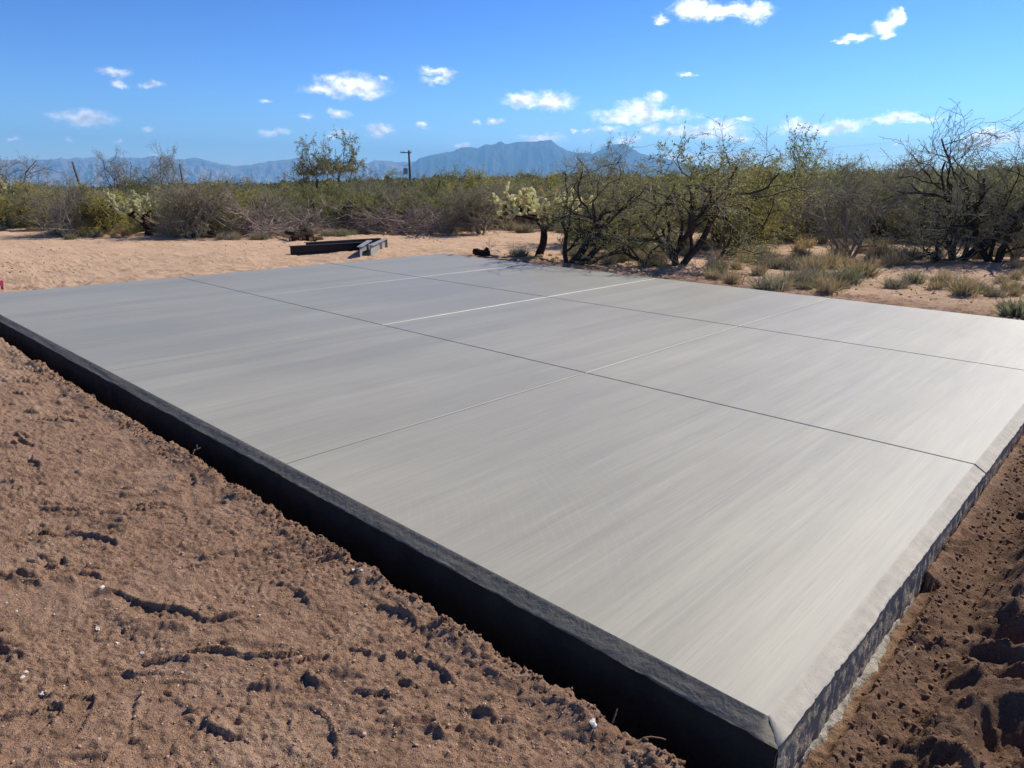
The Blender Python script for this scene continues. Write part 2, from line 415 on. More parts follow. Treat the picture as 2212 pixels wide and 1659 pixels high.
M['log'] = simple('charred_rusty_bark', (.035, .022, .017), .95, .5, 20, bump=.01, spec=.1)
M['cut'] = simple('sawn_wood_end', (.40, .23, .13), .9, .25, 30, spec=.1)
M['stone_white'] = simple('white_quartz', (.62, .58, .53), .7, .15, 30, spec=.3)
M['stone'] = simple('brown_pebble', (.40, .28, .20), .85, .3, 9, obj=False, spec=.2)
M['clod'] = simple('soil_clod', (.185, .108, .07), .95, .35, 12, obj=False, bump=.006, bs_=90, spec=.1)
M['pole'] = simple('creosote_pole', (.13, .10, .09), .9, .3, 5, spec=.1)
M['metal_grey'] = simple('galvanised_grey', (.30, .31, .32), .5, .1, 5)
M['pink'] = simple('pink_ribbon', (.75, .08, .16), .6, .15, 20)
M['paint_white'] = simple('white_metal_sheet', (.78, .78, .76), .5, .06, 3)
M['root'] = simple('dry_root', (.30, .22, .15), .95, .3, 20, spec=.1)

# ------------------------------------------------------------------ ground heights
X0, X1 = -11.72, 0.0256        # slab top outline
Y0, Y1 = 0.0252, 9.03
CW, CD = 0.070, 0.041          # chamfer width, drop
FX, FY = X1+CW, Y0-CW          # outer faces of the near corner
def far_angle(x, y):
    az = np.arctan2(y-CAM[1], x-CAM[0]); a = (az - YAW + PI) % (2*PI) - PI
    return np.interp(a, [-1.2, -.62, -.28, .0, .3, .62, 1.2], [.014, .0135, .003, .0, -.011, -.0195, -.019])
def ground_low(x, y):
    """broad form of the ground, without the small relief"""
    x = np.asarray(x, float); y = np.asarray(y, float)
    r = np.hypot(x-CAM[0], y-CAM[1])
    left = -.135 - .02*ss(-4, 1, x) + .07*ss(-9, -14, x)
    right = -.325 + .17*ss(-.3, 7., y) + .06*ss(7, 12, y)
    t = ss(-.05, .35, x)
    z = left*(1-t) + right*t
    back = -.10 - .0*x
    z = z + (back - z)*ss(7.5, 9.3, y)*ss(1.5, -.3, x)
    z = z + .05*pn(x*.5, y*.5, 5)*ss(3, 12, r)*ss(9.6, 11, np.maximum(y, np.where(x < -13, 20, 0)))
    e = far_angle(x, y)
    rr = np.where(e > 0, np.minimum(r, 900), np.minimum(r, 9000))
    z = z + rr*np.tan(e)*ss(18, 60, r)
    z = z + ss(80, 400, r)*fbm(x/120., y/120., 3, 9)*1.1
    return z
def gz(x, y): return float(ground_low(np.array([x]), np.array([y]))[0])
def G(px, py, z=None):
    d = ray(px, py)
    if z is not None: t = (z-CAM[2])/d[2]; return CAM + d*t
    zz = -.12
    for _ in range(12):
        t = (zz-CAM[2])/min(d[2], -1e-4); P = CAM+d*t; zz = .5*zz + .5*gz(P[0], P[1])
    return np.array([P[0], P[1], gz(P[0], P[1])])

def build_ground():
    def steps(start, s0, grow, end, smax=1e9):
        o = [start]; s = s0; sg = 1 if end > start else -1
        while (end - o[-1])*sg > 0:
            o.append(o[-1] + sg*s); s = min(s*(1+grow), smax)
        return o[1:]
    xs = list(np.arange(-2.6, .30, .008))
    xs = steps(-2.6, .008, .0085, -8, .045)[::-1] + xs
    xs = steps(xs[0], .045, 0, -13)[::-1] + xs
    xs = steps(xs[0], .045, .045, -16500, 2000)[::-1] + xs
    xs = xs + steps(xs[-1], .0085, .011, 4.0)
    xs = xs + steps(xs[-1], .05, .06, 16500, 2000)
    ys = list(np.arange(-1.9, -.02, .008))
    ys = steps(-1.9, .008, .09, -5500, 2000)[::-1] + ys
    ys = ys + steps(ys[-1], .009, .0062, 4., .034)
    ys = ys + steps(ys[-1], .034, .0, 12)
    ys = ys + steps(ys[-1], .036, .035, 16500, 2000)
    xs = np.array(xs); ys = np.array(ys)
    X, Y = np.meshgrid(xs, ys); nx, ny = len(xs), len(ys)
    r = np.hypot(X-CAM[0], Y-CAM[1])
    Z = ground_low(X, Y)
    nearw = ss(30, 12, r)
    fresh = np.ones_like(X)
    # relief -------------------------------------------------
    wx = X + .12*pn(X*1.7, Y*1.7, 71); wy = Y + .12*pn(X*1.7, Y*1.7, 72)
    lump = fbm(wx*2.2, wy*2.6, 3, 21)
    scr = fbm(wx*3.0 + wy*1.2, wy*9.0 - wx*1.0, 3, 31)         # scrape marks, long along x
    rid = 1-np.abs(scr)*2.2
    med = fbm(wx*13, wy*15, 3, 41)
    mask = ss(-.1, .5, pn(X*1.3, Y*1.5, 51))
    fine = fbm(X*38, Y*38, 2, 61)
    leftf = ss(.5, -.1, X)
    rightf = 1-leftf
    Z += nearw*(.016*lump + .010*np.clip(rid, 0, 1)*(.3+.7*mask) + .009*np.clip(med, -.12, 1)*(.2+.9*(1-mask)) + (.0025+.008*(1-mask))*fine + (.0012+.004*(1-mask))*fbm(X*75, Y*75, 1, 63)*ss(6, 3, r))
    # steps: overlapping scraped plates with a sharp shadowing edge facing the viewer's left
    ca_, sa_ = math.cos(.76), math.sin(.76); uu = wx*ca_ + wy*sa_; vv = -wx*sa_ + wy*ca_
    pl = pn(uu*1.0+3, vv*4.6, 81)*2.4 + .5*pn(uu*6, vv*11, 82)
    saw = pl - np.floor(pl)
    Z += nearw*.024*ss(.35, .93, saw)*(1-ss(.94, 1., saw))*ss(.0, .3, pn(uu*2.2, vv*4.5, 83))
    # right-hand dug mounds
    mo = fbm(X*1.7+.3*Y, Y*2.3, 3, 91)
    mr = 1-np.abs(pn(wx*2.1, wy*3.6, 92))*2.4
    zone = rightf*ss(12, 6, Y)*ss(-.6, .2, Y)*ss(.10, .45, X-FX)
    Z += zone*(.13*mo + .10*np.clip(mr, -.4, 1) + .022*np.clip(fbm(wx*9, wy*9, 3, 93), -.3, 1) + .03)
    zone2 = rightf*ss(14, 8, Y)*ss(-.6, 0, Y)
    Z += zone2*(.022*np.clip(fbm(wx*13, wy*13, 3, 95), -.15, 1) + .012*np.clip(fbm(wx*34, wy*34, 2, 96), -.1, 1))*ss(1.6, .2, X-FX)
    # two boot holes in the right-hand bank
    for (cx, cyy, a, b, dp) in ((.52, 3.05, .17, .10, .22), (.64, 2.68, .22, .09, .20), (.72, 4.2, .15, .08, .08), (.45, 4.9, .14, .08, .07)):
        q = ((X-cx)/a)**2 + ((Y-cyy)/b)**2
        Z -= dp*ss(1.25, .45, q); Z += .025*ss(.9, 1.4, q)*ss(2.6, 1.4, q)
    # footprints on the left
    rg = np.random.default_rng(5)
    pr = [( -1.62, -1.18, .5), (-1.28, -.62, .2), (-1.12, -.95, 2.9), (-1.85, -.9, 1.0), (-1.45, -.38, .1), (-.9, -.55, 2.5), (-.62, -.35, .3)]
    for k in range(60):
        pr.append((rg.uniform(-9, -.2), rg.uniform(-1.9, -.3), rg.uniform(0, 2*PI)))
    for cx, cyy, a in pr:
        i0, i1 = np.searchsorted(xs, (cx-.2, cx+.2)); j0, j1 = np.searchsorted(ys, (cyy-.2, cyy+.2))
        if i1 <= i0 or j1 <= j0: continue
        x = X[j0:j1, i0:i1]-cx; y = Y[j0:j1, i0:i1]-cyy
        u = x*math.cos(a)+y*math.sin(a); v = -x*math.sin(a)+y*math.cos(a)
        wd = .048 + .010*np.cos(u/.14*PI*.9-.6)
        q = np.maximum(np.abs(u)/.145, 0)**4 + (np.abs(v)/wd)**3
        ins = ss(1.25, .8, q)
        tread = .0035*np.sign(np.sin(u/.012 + 1.2*np.abs(v)/.02))*ss(.9, .5, q)
        Zc = Z[j0:j1, i0:i1]
        mean = Zc.mean()
        dp = rg.uniform(.004, .013)
        Z[j0:j1, i0:i1] = Zc*(1-.75*ins) + .75*ins*mean - dp*ins + tread*ins + .006*ss(.9, 1.3, q)*ss(2.2, 1.3, q)
    # wheel ruts in the pale clearing
    for off, amp in ((0, .06), (.35, .05), (1.7, .06), (2.05, .05), (4.4, .05), (4.8, .05)):
        d = (X + 15.2 + off - (Y-2)*.32 + .5*pn(Y*.2, X*0, 7))
        Z -= amp*np.exp(-(d/.10)**2)*ss(-13, -13.8, X)*ss(40, 25, r); Z += .6*amp*np.exp(-((d-.2)/.10)**2)*ss(-13, -13.8, X)*ss(40, 25, r)
    clear = ss(-11.9, -12.6, X)*ss(40, 28, r)
    Z += clear*(.030*fbm(uu*.7, vv*2.6, 3, 101) + .018*np.clip(fbm(wx*4, wy*6, 3, 102)-.15, 0, 1))
    berm = ss(-11.75, -11.95, X)*ss(-13.0, -12.3, X)*ss(-.6, .2, Y)*ss(9.6, 9, Y)
    Z += berm*(.03*np.clip(fbm(X*3, Y*3, 3, 111)+.2, 0, 1))
    bb = ss(9.06, 9.3, Y)*ss(10.6, 9.8, Y)*ss(-12.2, -11.5, X)
    Z += bb*(.05*np.clip(fbm(X*2.6, Y*3, 3, 121)+.15, 0, 1))
    # keep the soil under the slab's edges low
    inside = (X > X0-CW-.01) & (X < FX+.0) & (Y > FY-.0) & (Y < Y1+CW+.01)
    gapx = ss(.0, .04, np.maximum(X0-CW-X, np.maximum(X-FX, Y-Y1-CW)))
    Z = np.where((~inside), np.minimum(Z, -.035-.0*gapx) if False else Z, Z)
    edged = np.maximum(np.maximum(X0-CW-X, X-FX), Y-Y1-CW)
    lim = np.where(X > FX-.02, -.10, -.036) + np.clip(edged, 0, 1)*.35
    Z = np.where((Y > FY-.2) & (edged < .6), np.minimum(Z, lim + .004*med), Z)
    Z = np.where((X > FX-.03) & (Y > FY-.3), np.maximum(Z, -.345+.060*ss(0, 4, Y)-np.clip(edged-.10, 0, 1)*.5+.004*med), Z)
    Z = np.where((X > FX-.03) & (X < FX+.10) & (Y > FY-.1) & (Y < 1.75), np.minimum(Z, -.292+.02*ss(0, 1.8, Y)+.014*fbm(X*22, Y*22, 3, 139)+.07*ss(.035, .10, X-FX)), Z)
    # trench along the front face
    wid = .150 + .040*fbm(X*1.3, X*0+2.5, 3, 131) + .014*pn(X*9, Y*0, 132) + .010*pn(X*22, Y*12, 134)
    yy = FY - Y
    inr = ss(wid+.016, wid-.010, yy)*ss(X0-.35, X0-.1, X)*ss(.20, .10, X)
    inr = np.where(Y > FY-.005, 0, inr)
    deep = -.62 + .05*pn(X*5, Y*7, 133)
    lip = .032*np.exp(-((yy-wid-.06)/.07)**2)*ss(.3, -.1, X)*(Y < FY)*(.4+.9*np.abs(pn(X*3.1, Y*0, 135))*2)
    lip += .016*np.clip(fbm(X*14, Y*14, 2, 136), 0, 1)*np.exp(-((yy-wid-.05)/.10)**2)*ss(.3, -.1, X)
    Z = Z + lip
    Z = Z*(1-inr) + deep*inr
    Z = np.where(inside, -.64, Z)
    # colour attributes
    fresh = ss(-11.4, -12.6, X); fresh = 1-fresh
    fresh = np.where(Y > 8.9, np.minimum(fresh, 1-.9*ss(9.3, 11, Y)), fresh)
    fresh = np.where(X > .2, np.maximum(1-ss(6, 10.5, Y)*.9, 0)*(1-.9*ss(2.5, 6, X)), fresh)
    fresh = fresh*(1 - .45*ss(-4, -10.5, X)*ss(.0, -.1, Y))
    far = ss(45, 220, r)
    damp_and_shade = ss(.05, .2, X)*ss(3.5, 1.2, X)*ss(9, 6, Y)*ss(-1.2, -.4, Y)
    damp_and_shade = np.maximum(damp_and_shade, inr)  # trench shade painted as dark soil, besides the damp right-hand bank
    # faces: drop those hidden below the slab
    idx = np.arange(nx*ny).reshape(ny, nx)
    F = np.stack([idx[:-1, :-1], idx[:-1, 1:], idx[1:, 1:], idx[1:, :-1]], -1)
    xm = .5*(xs[:-1]+xs[1:]); ym = .5*(ys[:-1]+ys[1:])
    hid = ((xm > X0+.4) & (xm < -.25))[None, :] & ((ym > .25) & (ym < Y1-.3))[:, None]
    F = F[~hid]
    V = np.stack([X, Y, Z], -1).reshape(-1, 3)
    me = mesh_np('ground', V, F, M['soil'], smooth=True)
    a = me.attributes.new('fresh', 'FLOAT', 'POINT'); a.data.foreach_set('value', fresh.astype(np.float32).ravel())
    a = me.attributes.new('far', 'FLOAT', 'POINT'); a.data.foreach_set('value', far.astype(np.float32).ravel())
    a = me.attributes.new('damp', 'FLOAT', 'POINT'); a.data.foreach_set('value', damp_and_shade.astype(np.float32).ravel())
    o = obj('ground', me); tag(o, kind='structure')
    print('ground', nx, ny, len(F))
    def height(x, y):
        i = int(np.clip(np.searchsorted(xs, x), 1, nx-1)); j = int(np.clip(np.searchsorted(ys, y), 1, ny-1))
        tx = (x-xs[i-1])/(xs[i]-xs[i-1]); ty = (y-ys[j-1])/(ys[j]-ys[j-1])
        return float((Z[j-1, i-1]*(1-tx)+Z[j-1, i]*tx)*(1-ty) + (Z[j, i-1]*(1-tx)+Z[j, i]*tx)*ty)
    return height
H = build_ground()

# ------------------------------------------------------------------ mountains
def build_mountains():
    def range_(name, sky, R0, depth, seed, foot_el, mat):
        a = np.array([azel(x, y) for x, y in sky]); o = np.argsort(a[:, 0]); a = a[o]
        n = 620; az = np.linspace(a[0, 0], a[-1, 0], n); el = np.interp(az, a[:, 0], a[:, 1])
        el = el + .0010*fbm(az*90, az*0+seed, 3, seed)*ss(0, .004, el-foot_el)
        rows = 90
        T = np.linspace(0, 1.35, rows)[:, None]
        A = az[None, :] + 0*T
        R = (R0 + depth*(T-1)) * (1 + .015*pn(A*20, T*3, seed+3))
        top = R0*np.tan(el)[None, :] - 0
        base = R*np.tan(foot_el)
        sp = 1-np.abs(pn(A*38 + 1.2*pn(A*15, T*2, seed+4), T*1.6, seed+5))*2.0
        sp2 = fbm(A*110, T*7, 4, seed+6, .6)
        rise = ss(.22, 1., T)**1.15
        Hh = base + (top-R0*np.tan(foot_el))*rise*(1 - (1-rise)*.55*(1-np.clip(sp, 0, 1))) + (top-R0*np.tan(foot_el))*.16*sp2*rise*(1-rise)*3
        Hh = np.where(T > 1, top*(1-(T-1)*1.6) + base*0, Hh)
        X = CAM[0] + R*np.cos(A); Y = CAM[1] + R*np.sin(A)
        idx = np.arange(rows*n).reshape(rows, n)
        F = np.stack([idx[:-1, :-1], idx[:-1, 1:], idx[1:, 1:], idx[1:, :-1]], -1).reshape(-1, 4)
        me = mesh_np(name, np.stack([X, Y, Hh + CAM[2]], -1).reshape(-1, 3), F, mat, True)
        ob = obj(name, me); tag(ob, kind='structure'); return ob
    m, nt, b = new_mat('mountain_rock'); q = NB(nt)
    P = q.pos()
    n1 = q.noise(P, .0016, 7, .65); n2 = q.noise(q.pos((1, 1, 3)), .006, 5, .7)
    c = q.mix(q.rng(n1, .35, .65), (.05, .055, .045), (.34, .22, .17))
    c = q.mix(q.rng(n2, .5, .7, 0, .7), c, (.40, .29, .24))
    q.link(c, b.inputs['Base Color']); b.inputs['Roughness'].default_value = 1; b.inputs['Specular IOR Level'].default_value = 0
    q.link(q.bump(q.noise(P, .004, 6, .7), 1., 90), b.inputs['Normal'])
    m2, nt, b = new_mat('forested_mountain'); q = NB(nt)
    P = q.pos()
    c = q.mix(q.rng(q.noise(P, .0014, 6, .65), .4, .7), (.035, .042, .035), (.14, .115, .095))
    q.link(c, b.inputs['Base Color']); b.inputs['Roughness'].default_value = 1; b.inputs['Specular IOR Level'].default_value = 0
    q.link(q.bump(q.noise(P, .004, 6, .7), 1., 70), b.inputs['Normal'])
    left = [(-260, 352), (-120, 344), (0, 345), (60, 346), (123, 344), (131, 341), (147, 344.5), (158, 341), (169, 339.6), (180, 342), (202, 339), (222, 341), (235, 344),
            (248, 337), (262, 341), (300, 340.5), (308, 342), (322, 338), (355, 339), (376, 344), (401, 344), (420, 340), (436, 344), (477, 354.6),
            (518, 358), (546, 355.5), (581, 349), (610, 346), (639, 342), (680, 340), (701, 341), (750, 345), (794, 353), (808, 347), (835, 347), (854, 351), (876, 350), (892, 349), (920, 352), (960, 362), (1010, 376)]
    right = [(840, 384), (880, 372), (892, 352), (906, 342), (930, 335.6), (958, 330), (980, 326), (996, 319), (1023, 319), (1031, 320.5), (1053, 312), (1059, 314), (1083, 306), (1094, 312),
             (1108, 309), (1116, 305.5), (1135, 307), (1150, 306), (1179, 303), (1190, 303), (1206, 315), (1228, 326), (1250, 331), (1282, 331), (1299, 323), (1315, 314),
             (1340, 311), (1356, 315), (1378, 329), (1402, 337), (1438, 342), (1465, 349), (1492, 356), (1520, 360), (1547, 363), (1620, 370), (1700, 377), (1760, 384), (1860, 392)]
    range_('left_mountains', left, 13500, 4300, 200, -.019, m)
    range_('right_mountains', right, 11500, 4000, 300, -.004, m2)
    # snow-white streaks are cloud; nothing more here
build_mountains()

# ------------------------------------------------------------------ haze
def build_haze():
    mb = MB(); mb.box(-17500, 17500, -6000, 17500, -420, 790)
    m = bpy.data.materials.new('thin_desert_haze'); m.use_nodes = True; nt = m.node_tree; nt.nodes.clear()
    out = nt.nodes.new('ShaderNodeOutputMaterial'); v = nt.nodes.new('ShaderNodeVolumePrincipled')
    v.inputs['Color'].default_value = (.27, .60, 1.0, 1); v.inputs['Density'].default_value = HAZE_D
    v.inputs['Anisotropy'].default_value = 0.15
    nt.links.new(v.outputs[0], out.inputs['Volume'])
    o = obj('haze', mb.mesh('haze', m)); tag(o, kind='stuff')
HAZE_D = .95e-4
build_haze()

# ------------------------------------------------------------------ slab
def build_slab():
    root = empty('concrete_slab', (-5.85, 4.5, -.3))
    tag(root, 'large freshly troweled grey concrete slab with scored joints and beveled edges', 'concrete slab')
    off = np.array([5.85, -4.5, .3])
    def put(name, V, F, mat, smooth=False):
        me = mesh_np(name, np.asarray(V, float)+off, F, mat, smooth)
        return obj(name, me, root)
    jx = [X0, -8.97, -6.02, -3.0, X1]; jy = [Y0, 3.0, 6.015, Y1]; g = .0065; bv = .009; bd = .006; gd = .026
    for i in range(4):
        for j in range(3):
            gx = .0058 if j == 0 else .0055; bv = .0025 if j == 0 else .0085
            a0 = jx[i]+(gx if i else 0); a1 = jx[i+1]-(gx if i < 3 else 0)
            b0 = jy[j]+(g if j else 0); b1 = jy[j+1]-(g if j < 2 else 0)
            ja = [i > 0, i < 3]; jb = [j > 0, j < 2]
            xs = [a0, a0+bv*.5, a0+bv*1.2, a1-bv*1.2, a1-bv*.5, a1]; ys = [b0, b0+bv*.5, b0+bv*1.2, b1-bv*1.2, b1-bv*.5, b1]
            dz = [1, .25, 0, 0, .25, 1]
            V = []; 
            for yi, y in enumerate(ys):
                for xi, x in enumerate(xs):
                    d = 0
                    if (xi < 3 and ja[0]) or (xi >= 3 and ja[1]): d = max(d, dz[xi])
                    if (yi < 3 and jb[0]) or (yi >= 3 and jb[1]): d = max(d, dz[yi])
                    V.append((x, y, -bd*d))
            F = [(r*6+c, r*6+c+1, r*6+c+7, r*6+c+6) for r in range(5) for c in range(5)]
            # skirts
            ring = [c for c in range(6)] + [r*6+5 for r in range(1, 6)] + [30+c for c in range(4, -1, -1)] + [r*6 for r in range(4, 0, -1)]
            n0 = len(V)
            for k in ring: V.append((V[k][0], V[k][1], -gd-.002))
            for k in range(len(ring)):
                k2 = (k+1) % len(ring); F.append((ring[k2], ring[k], n0+k, n0+k2))
            put('panel', V, np.array(F), M['slab'])
    # inner body: floor of the joints
    mb = MB(); mb.box(X0-.015, X1+.015, Y0-.015, Y1+.015, -.60, -gd); put('core', np.concatenate(mb.v), np.concatenate(mb.f[4]), M['cut_floor'])
    mb = MB(); mb.box(X0-CW+.04, FX-.04, FY+.04, Y1+CW-.04, -.60, -CD-.020); put('footing', np.concatenate(mb.v), np.concatenate(mb.f[4]), M['wall'])
    # chamfered edges, a strip per panel; s along, t 0 (top) .. 1 (outer arris)
    def arris(s, side):
        s = np.asarray(s, float)
        a = -.0035*np.clip(fbm(s*16, s*0+side, 3, 405+side)-.1, 0, 1)*(1+1.5*ss(1.6, 0, np.abs(s) if side == 1 else np.abs(s-FX))) + .0045*fbm(s*2.1, s*0+side, 3, 400+side) + .003*pn(s*14, s*0, 410+side) + .0022*pn(s*40, s*0, 411+side)
        d = .0050*fbm(s*1.7, s*0+side, 3, 420+side) + .003*pn(s*19, s*0, 421+side)
        return a, d
    def chamfer(side, s0, s1, c0, c1):
        L = s1-s0; n = max(12, int(L/.012)); s = np.linspace(s0, s1, n)
        T = np.array([0, .04, .09, .16, .25, .36, .48, .6, .72, .82, .9, .96, 1.0])[:, None]
        a, d = arris(s, side)
        S = s[None, :] + 0*T
        out = T*(CW + a[None, :]); 
        lip = .0045*np.exp(-((T-.93)/.05)**2)*np.clip(.3+1.6*fbm(S*5, T*0, 3, 450+side), 0, 1.6)*(T < 1)
        drop = (T + .055*(np.exp(-T/.09)-1) + .055*T)*(CD + d[None, :]) - lip + .003*np.sin(T*PI)*fbm(S*1.3, T*2, 2, 430+side)
        rough = .0009*fbm(S*24+T*3, T*5, 3, 440+side)*np.sin(T*PI)**.5 + .0022*np.clip(pn(S*9+T*6, T*2.5, 441+side), 0, 1)*np.sin(T*PI)
        drop = drop + rough
        # mitre at the corners
        if c0: S = np.where(np.abs(S-s0) < 1e-6, s0 - T*(CW), S)
        if c1: S = np.where(np.abs(S-s1) < 1e-6, s1 + T*(CW), S)
        if side == 0: P = np.stack([S, Y0-out, -drop], -1)
        elif side == 1: P = np.stack([X1+out, S, -drop], -1)
        elif side == 2: P = np.stack([S, Y1+out, -drop], -1)
        else: P = np.stack([X0-out, S, -drop], -1)
        rows = len(T); V = P.reshape(-1, 3)
        # end caps down into the joint
        idx = np.arange(rows*n).reshape(rows, n)
        F = np.stack([idx[:-1, :-1], idx[:-1, 1:], idx[1:, 1:], idx[1:, :-1]], -1).reshape(-1, 4)
        if side in (0, 3): F = F[:, ::-1]
        extra = []; EF = []
        for e in (0, n-1):
            col = P[:, e].copy(); low = col.copy(); low[:, 2] -= .03
            b = len(V) + sum(len(x) for x in extra)
            extra.append(low)
            for k in range(rows-1): EF.append((idx[k, e], idx[k+1, e], b+k+1, b+k))
        V = np.concatenate([V]+extra); F = np.concatenate([F, np.array(EF)])
        put('beveled_edge', V, F, M['edge_damp'] if side == 0 else M['edge_light'], True)  # front bevel takes the copy with shade in its colour
    gg = g
    for i in range(4):
        a0 = jx[i]+(gg if i else 0); a1 = jx[i+1]-(gg if i < 3 else 0)
        chamfer(0, a0, a1, i == 0, i == 3); chamfer(2, a0, a1, i == 0, i == 3)
    for j in range(3):
        b0 = jy[j]+(gg if j else 0); b1 = jy[j+1]-(gg if j < 2 else 0)
        chamfer(1, b0, b1, j == 0, j == 2); chamfer(3, b0, b1, j == 0, j == 2)
    # vertical faces
    def wall(side, s0, s1, mat, res):
        n = max(20, int((s1-s0)/res)); s = np.linspace(s0, s1, n); zz = np.concatenate([[0, .008, .02, .035], np.linspace(.055, .56, 26)])[:, None]
        a, d = arris(np.clip(s, s0+CW, s1-CW) if True else s, side)
        top = -CD - d[None, :]
        S = s[None, :] + 0*zz; Z = top - zz
        rough = (.004*fbm(S*11, Z*11, 3, 500+side) + .004*fbm(S*45, Z*40, 2, 510+side) - .014*np.clip(fbm(S*13, Z*13, 2, 520+side)-.28, 0, 1)) * ss(0, .02, zz)
        ends = ss(0, .03, S-s0)*ss(0, .03, s1-S)
        O = a[None, :]*ends + rough*ends - .006*ss(.0, .03, zz)
        if side == 0: P = np.stack([S, FY-O, Z], -1)
        elif side == 1: P = np.stack([FX+O, S, Z], -1)
        elif side == 2: P = np.stack([S, Y1+CW+O, Z], -1)
        else: P = np.stack([X0-CW-O, S, Z], -1)
        rows = len(zz); idx = np.arange(rows*n).reshape(rows, n)
        F = np.stack([idx[:-1, :-1], idx[:-1, 1:], idx[1:, 1:], idx[1:, :-1]], -1).reshape(-1, 4)
        if side in (0, 3): F = F[:, ::-1]
        put('side_face', P.reshape(-1, 3), F, mat, True)
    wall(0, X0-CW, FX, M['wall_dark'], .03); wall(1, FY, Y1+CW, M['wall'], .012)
    wall(2, X0-CW, FX, M['wall'], .08); wall(3, FY, Y1+CW, M['wall'], .08)
    # spilled ledge of pale concrete at the foot of the right-hand face
    n = 170; s = np.linspace(FY-.02, 1.75, n)
    w = np.clip(.030 + .040*fbm(s*2.6, s*0, 4, 600) + .014*pn(s*17, s*0, 601) + .008*pn(s*47, s*0, 603), .004, .08)*ss(1.75, 1.35, s)
    T = np.linspace(0, 1, 7)[:, None]; S = s[None, :]+0*T
    top = -.272 + .020*ss(0, 1.8, S) + .006*fbm(S*30, T*9, 3, 602)
    Z = top - .05*T**3 - .006*T; Xx = FX-.012 + T*w[None, :]*1.15
    V = np.stack([Xx, S, Z], -1).reshape(-1, 3); idx = np.arange(7*n).reshape(7, n)
    F = np.stack([idx[:-1, :-1], idx[:-1, 1:], idx[1:, 1:], idx[1:, :-1]], -1).reshape(-1, 4)
    low = np.stack([Xx[-1]+.004, s, Z[-1]-.15], -1); b = len(V)
    F2 = np.array([(idx[-1, k], idx[-1, k+1], b+k+1, b+k) for k in range(n-1)])
    put('spilled_ledge', np.concatenate([V, low]), np.concatenate([F, F2]), M['ledge'], True)
M['cut_floor'] = mat_edge(.14, 'joint_floor_concrete')
M['ledge'] = simple('pale_spilled_concrete', (.33, .30, .25), .9, .45, 22, bump=.012, bs_=60, obj=False, spec=.15)
build_slab()

# ------------------------------------------------------------------ vegetation
def rot_dir(d, ang, az):
    d = d/np.linalg.norm(d)
    ref = np.array([0, 0, 1.]) if abs(d[2]) < .9 else np.array([1., 0, 0])
    a = np.cross(d, ref); a /= np.linalg.norm(a); b = np.cross(d, a)
    return d*math.cos(ang) + (a*math.cos(az)+b*math.sin(az))*math.sin(ang)

def grow_tree(seed, height=2.6, spread=1.0, stems=None, nstems=4, dens=(5, 5, 5, 3), crook=.30, leafn=3, leafs=(.055, .014),
              r0=.055, droop=.12, twig_r=.0035, leaf_levels=(2, 3, 4), low_leaf=.0, levels=4, spiky=0.):
    """woody desert tree: crooked stems, crooked limbs, zigzag twigs; returns tubes by thickness and leaf quads"""
    rg = np.random.default_rng(seed)
    wood = []; leaf = []
    def branch(p, d, L, r, lvl):
        n = max(3, int(L/(.16 if lvl < 2 else .09))); n = min(n, 9)
        pts = [p]; dirs = [d]; st = L/n
        for i in range(n):
            j = rg.normal(0, crook*(1. if lvl < 3 else .7), 3)
            d = d + j
            d[2] += (.10 if lvl < 2 else -.02 + spiky) - (droop if (lvl >= 2 and i > n//2) else 0)
            d = d/np.linalg.norm(d)
            p = p + d*st; pts.append(p); dirs.append(d)
        rr = np.linspace(r, r*(.55 if lvl < 3 else .4), n+1)
        wood.append((np.array(pts), rr, lvl))
        if lvl in leaf_levels:
            m = leafn if lvl > 2 else max(1, leafn-1)
            for i in range(1, n+1):
                for _ in range(m if rg.random() < .9 else 0):
                    if pts[i][2] < low_leaf: continue
                    leaf.append((pts[i] + rg.normal(0, .02, 3), dirs[i]))
        if lvl < levels:
            k = dens[min(lvl, len(dens)-1)]
            for c in range(k):
                t = (.30 + .70*(c+rg.random())/k) if lvl else (.25+.75*(c+rg.random())/k)
                i = min(n, int(t*n)); az = rg.uniform(0, 2*PI)
                dd = rot_dir(dirs[i], rg.uniform(.45, 1.05), az)
                if lvl < 2: dd[2] = dd[2]*.8 + .12
                branch(pts[i], dd, L*rg.uniform(.50, .78), rr[i]*.62, lvl+1)
    H0 = height*.50
    if stems is None:
        stems = []
        for k in range(nstems):
            a = 2*PI*(k+rg.uniform(-.3, .3))/nstems; ti = rg.uniform(.35, .8)*spread
            stems.append((np.array([math.cos(a)*math.sin(ti), math.sin(a)*math.sin(ti), math.cos(ti)]), rg.uniform(.8, 1.05), rg.uniform(.7, 1)))
    for d, lf, rf in stems:
        d = np.array(d, float); d /= np.linalg.norm(d)
        branch(np.array([d[0]*.05, d[1]*.05, -.06]), d, H0*lf, r0*rf, 0)
    return wood, leaf
def normalise(wood, leaf, height, width=None):
    zs = np.concatenate([w[0][:, 2] for w in wood]); sz = height/zs.max()
    xs = np.concatenate([w[0][:, 0] for w in wood]); ys = np.concatenate([w[0][:, 1] for w in wood])
    sx = sz
    if width: sx = width/max(np.percentile(np.abs(xs), 98)*2, 1e-3)
    S = np.array([sx, sx, sz])
    wood = [(w[0]*S, w[1]*1.0, w[2]) for w in wood]; leaf = [(p*S, d) for p, d in leaf]
    # nothing dips into the ground
    wood = [w for w in wood if w[2] < 1 or w[0][:, 2].min() > .05]
    leaf = [(p, d) for p, d in leaf if p[2] > .08]
    return wood, leaf
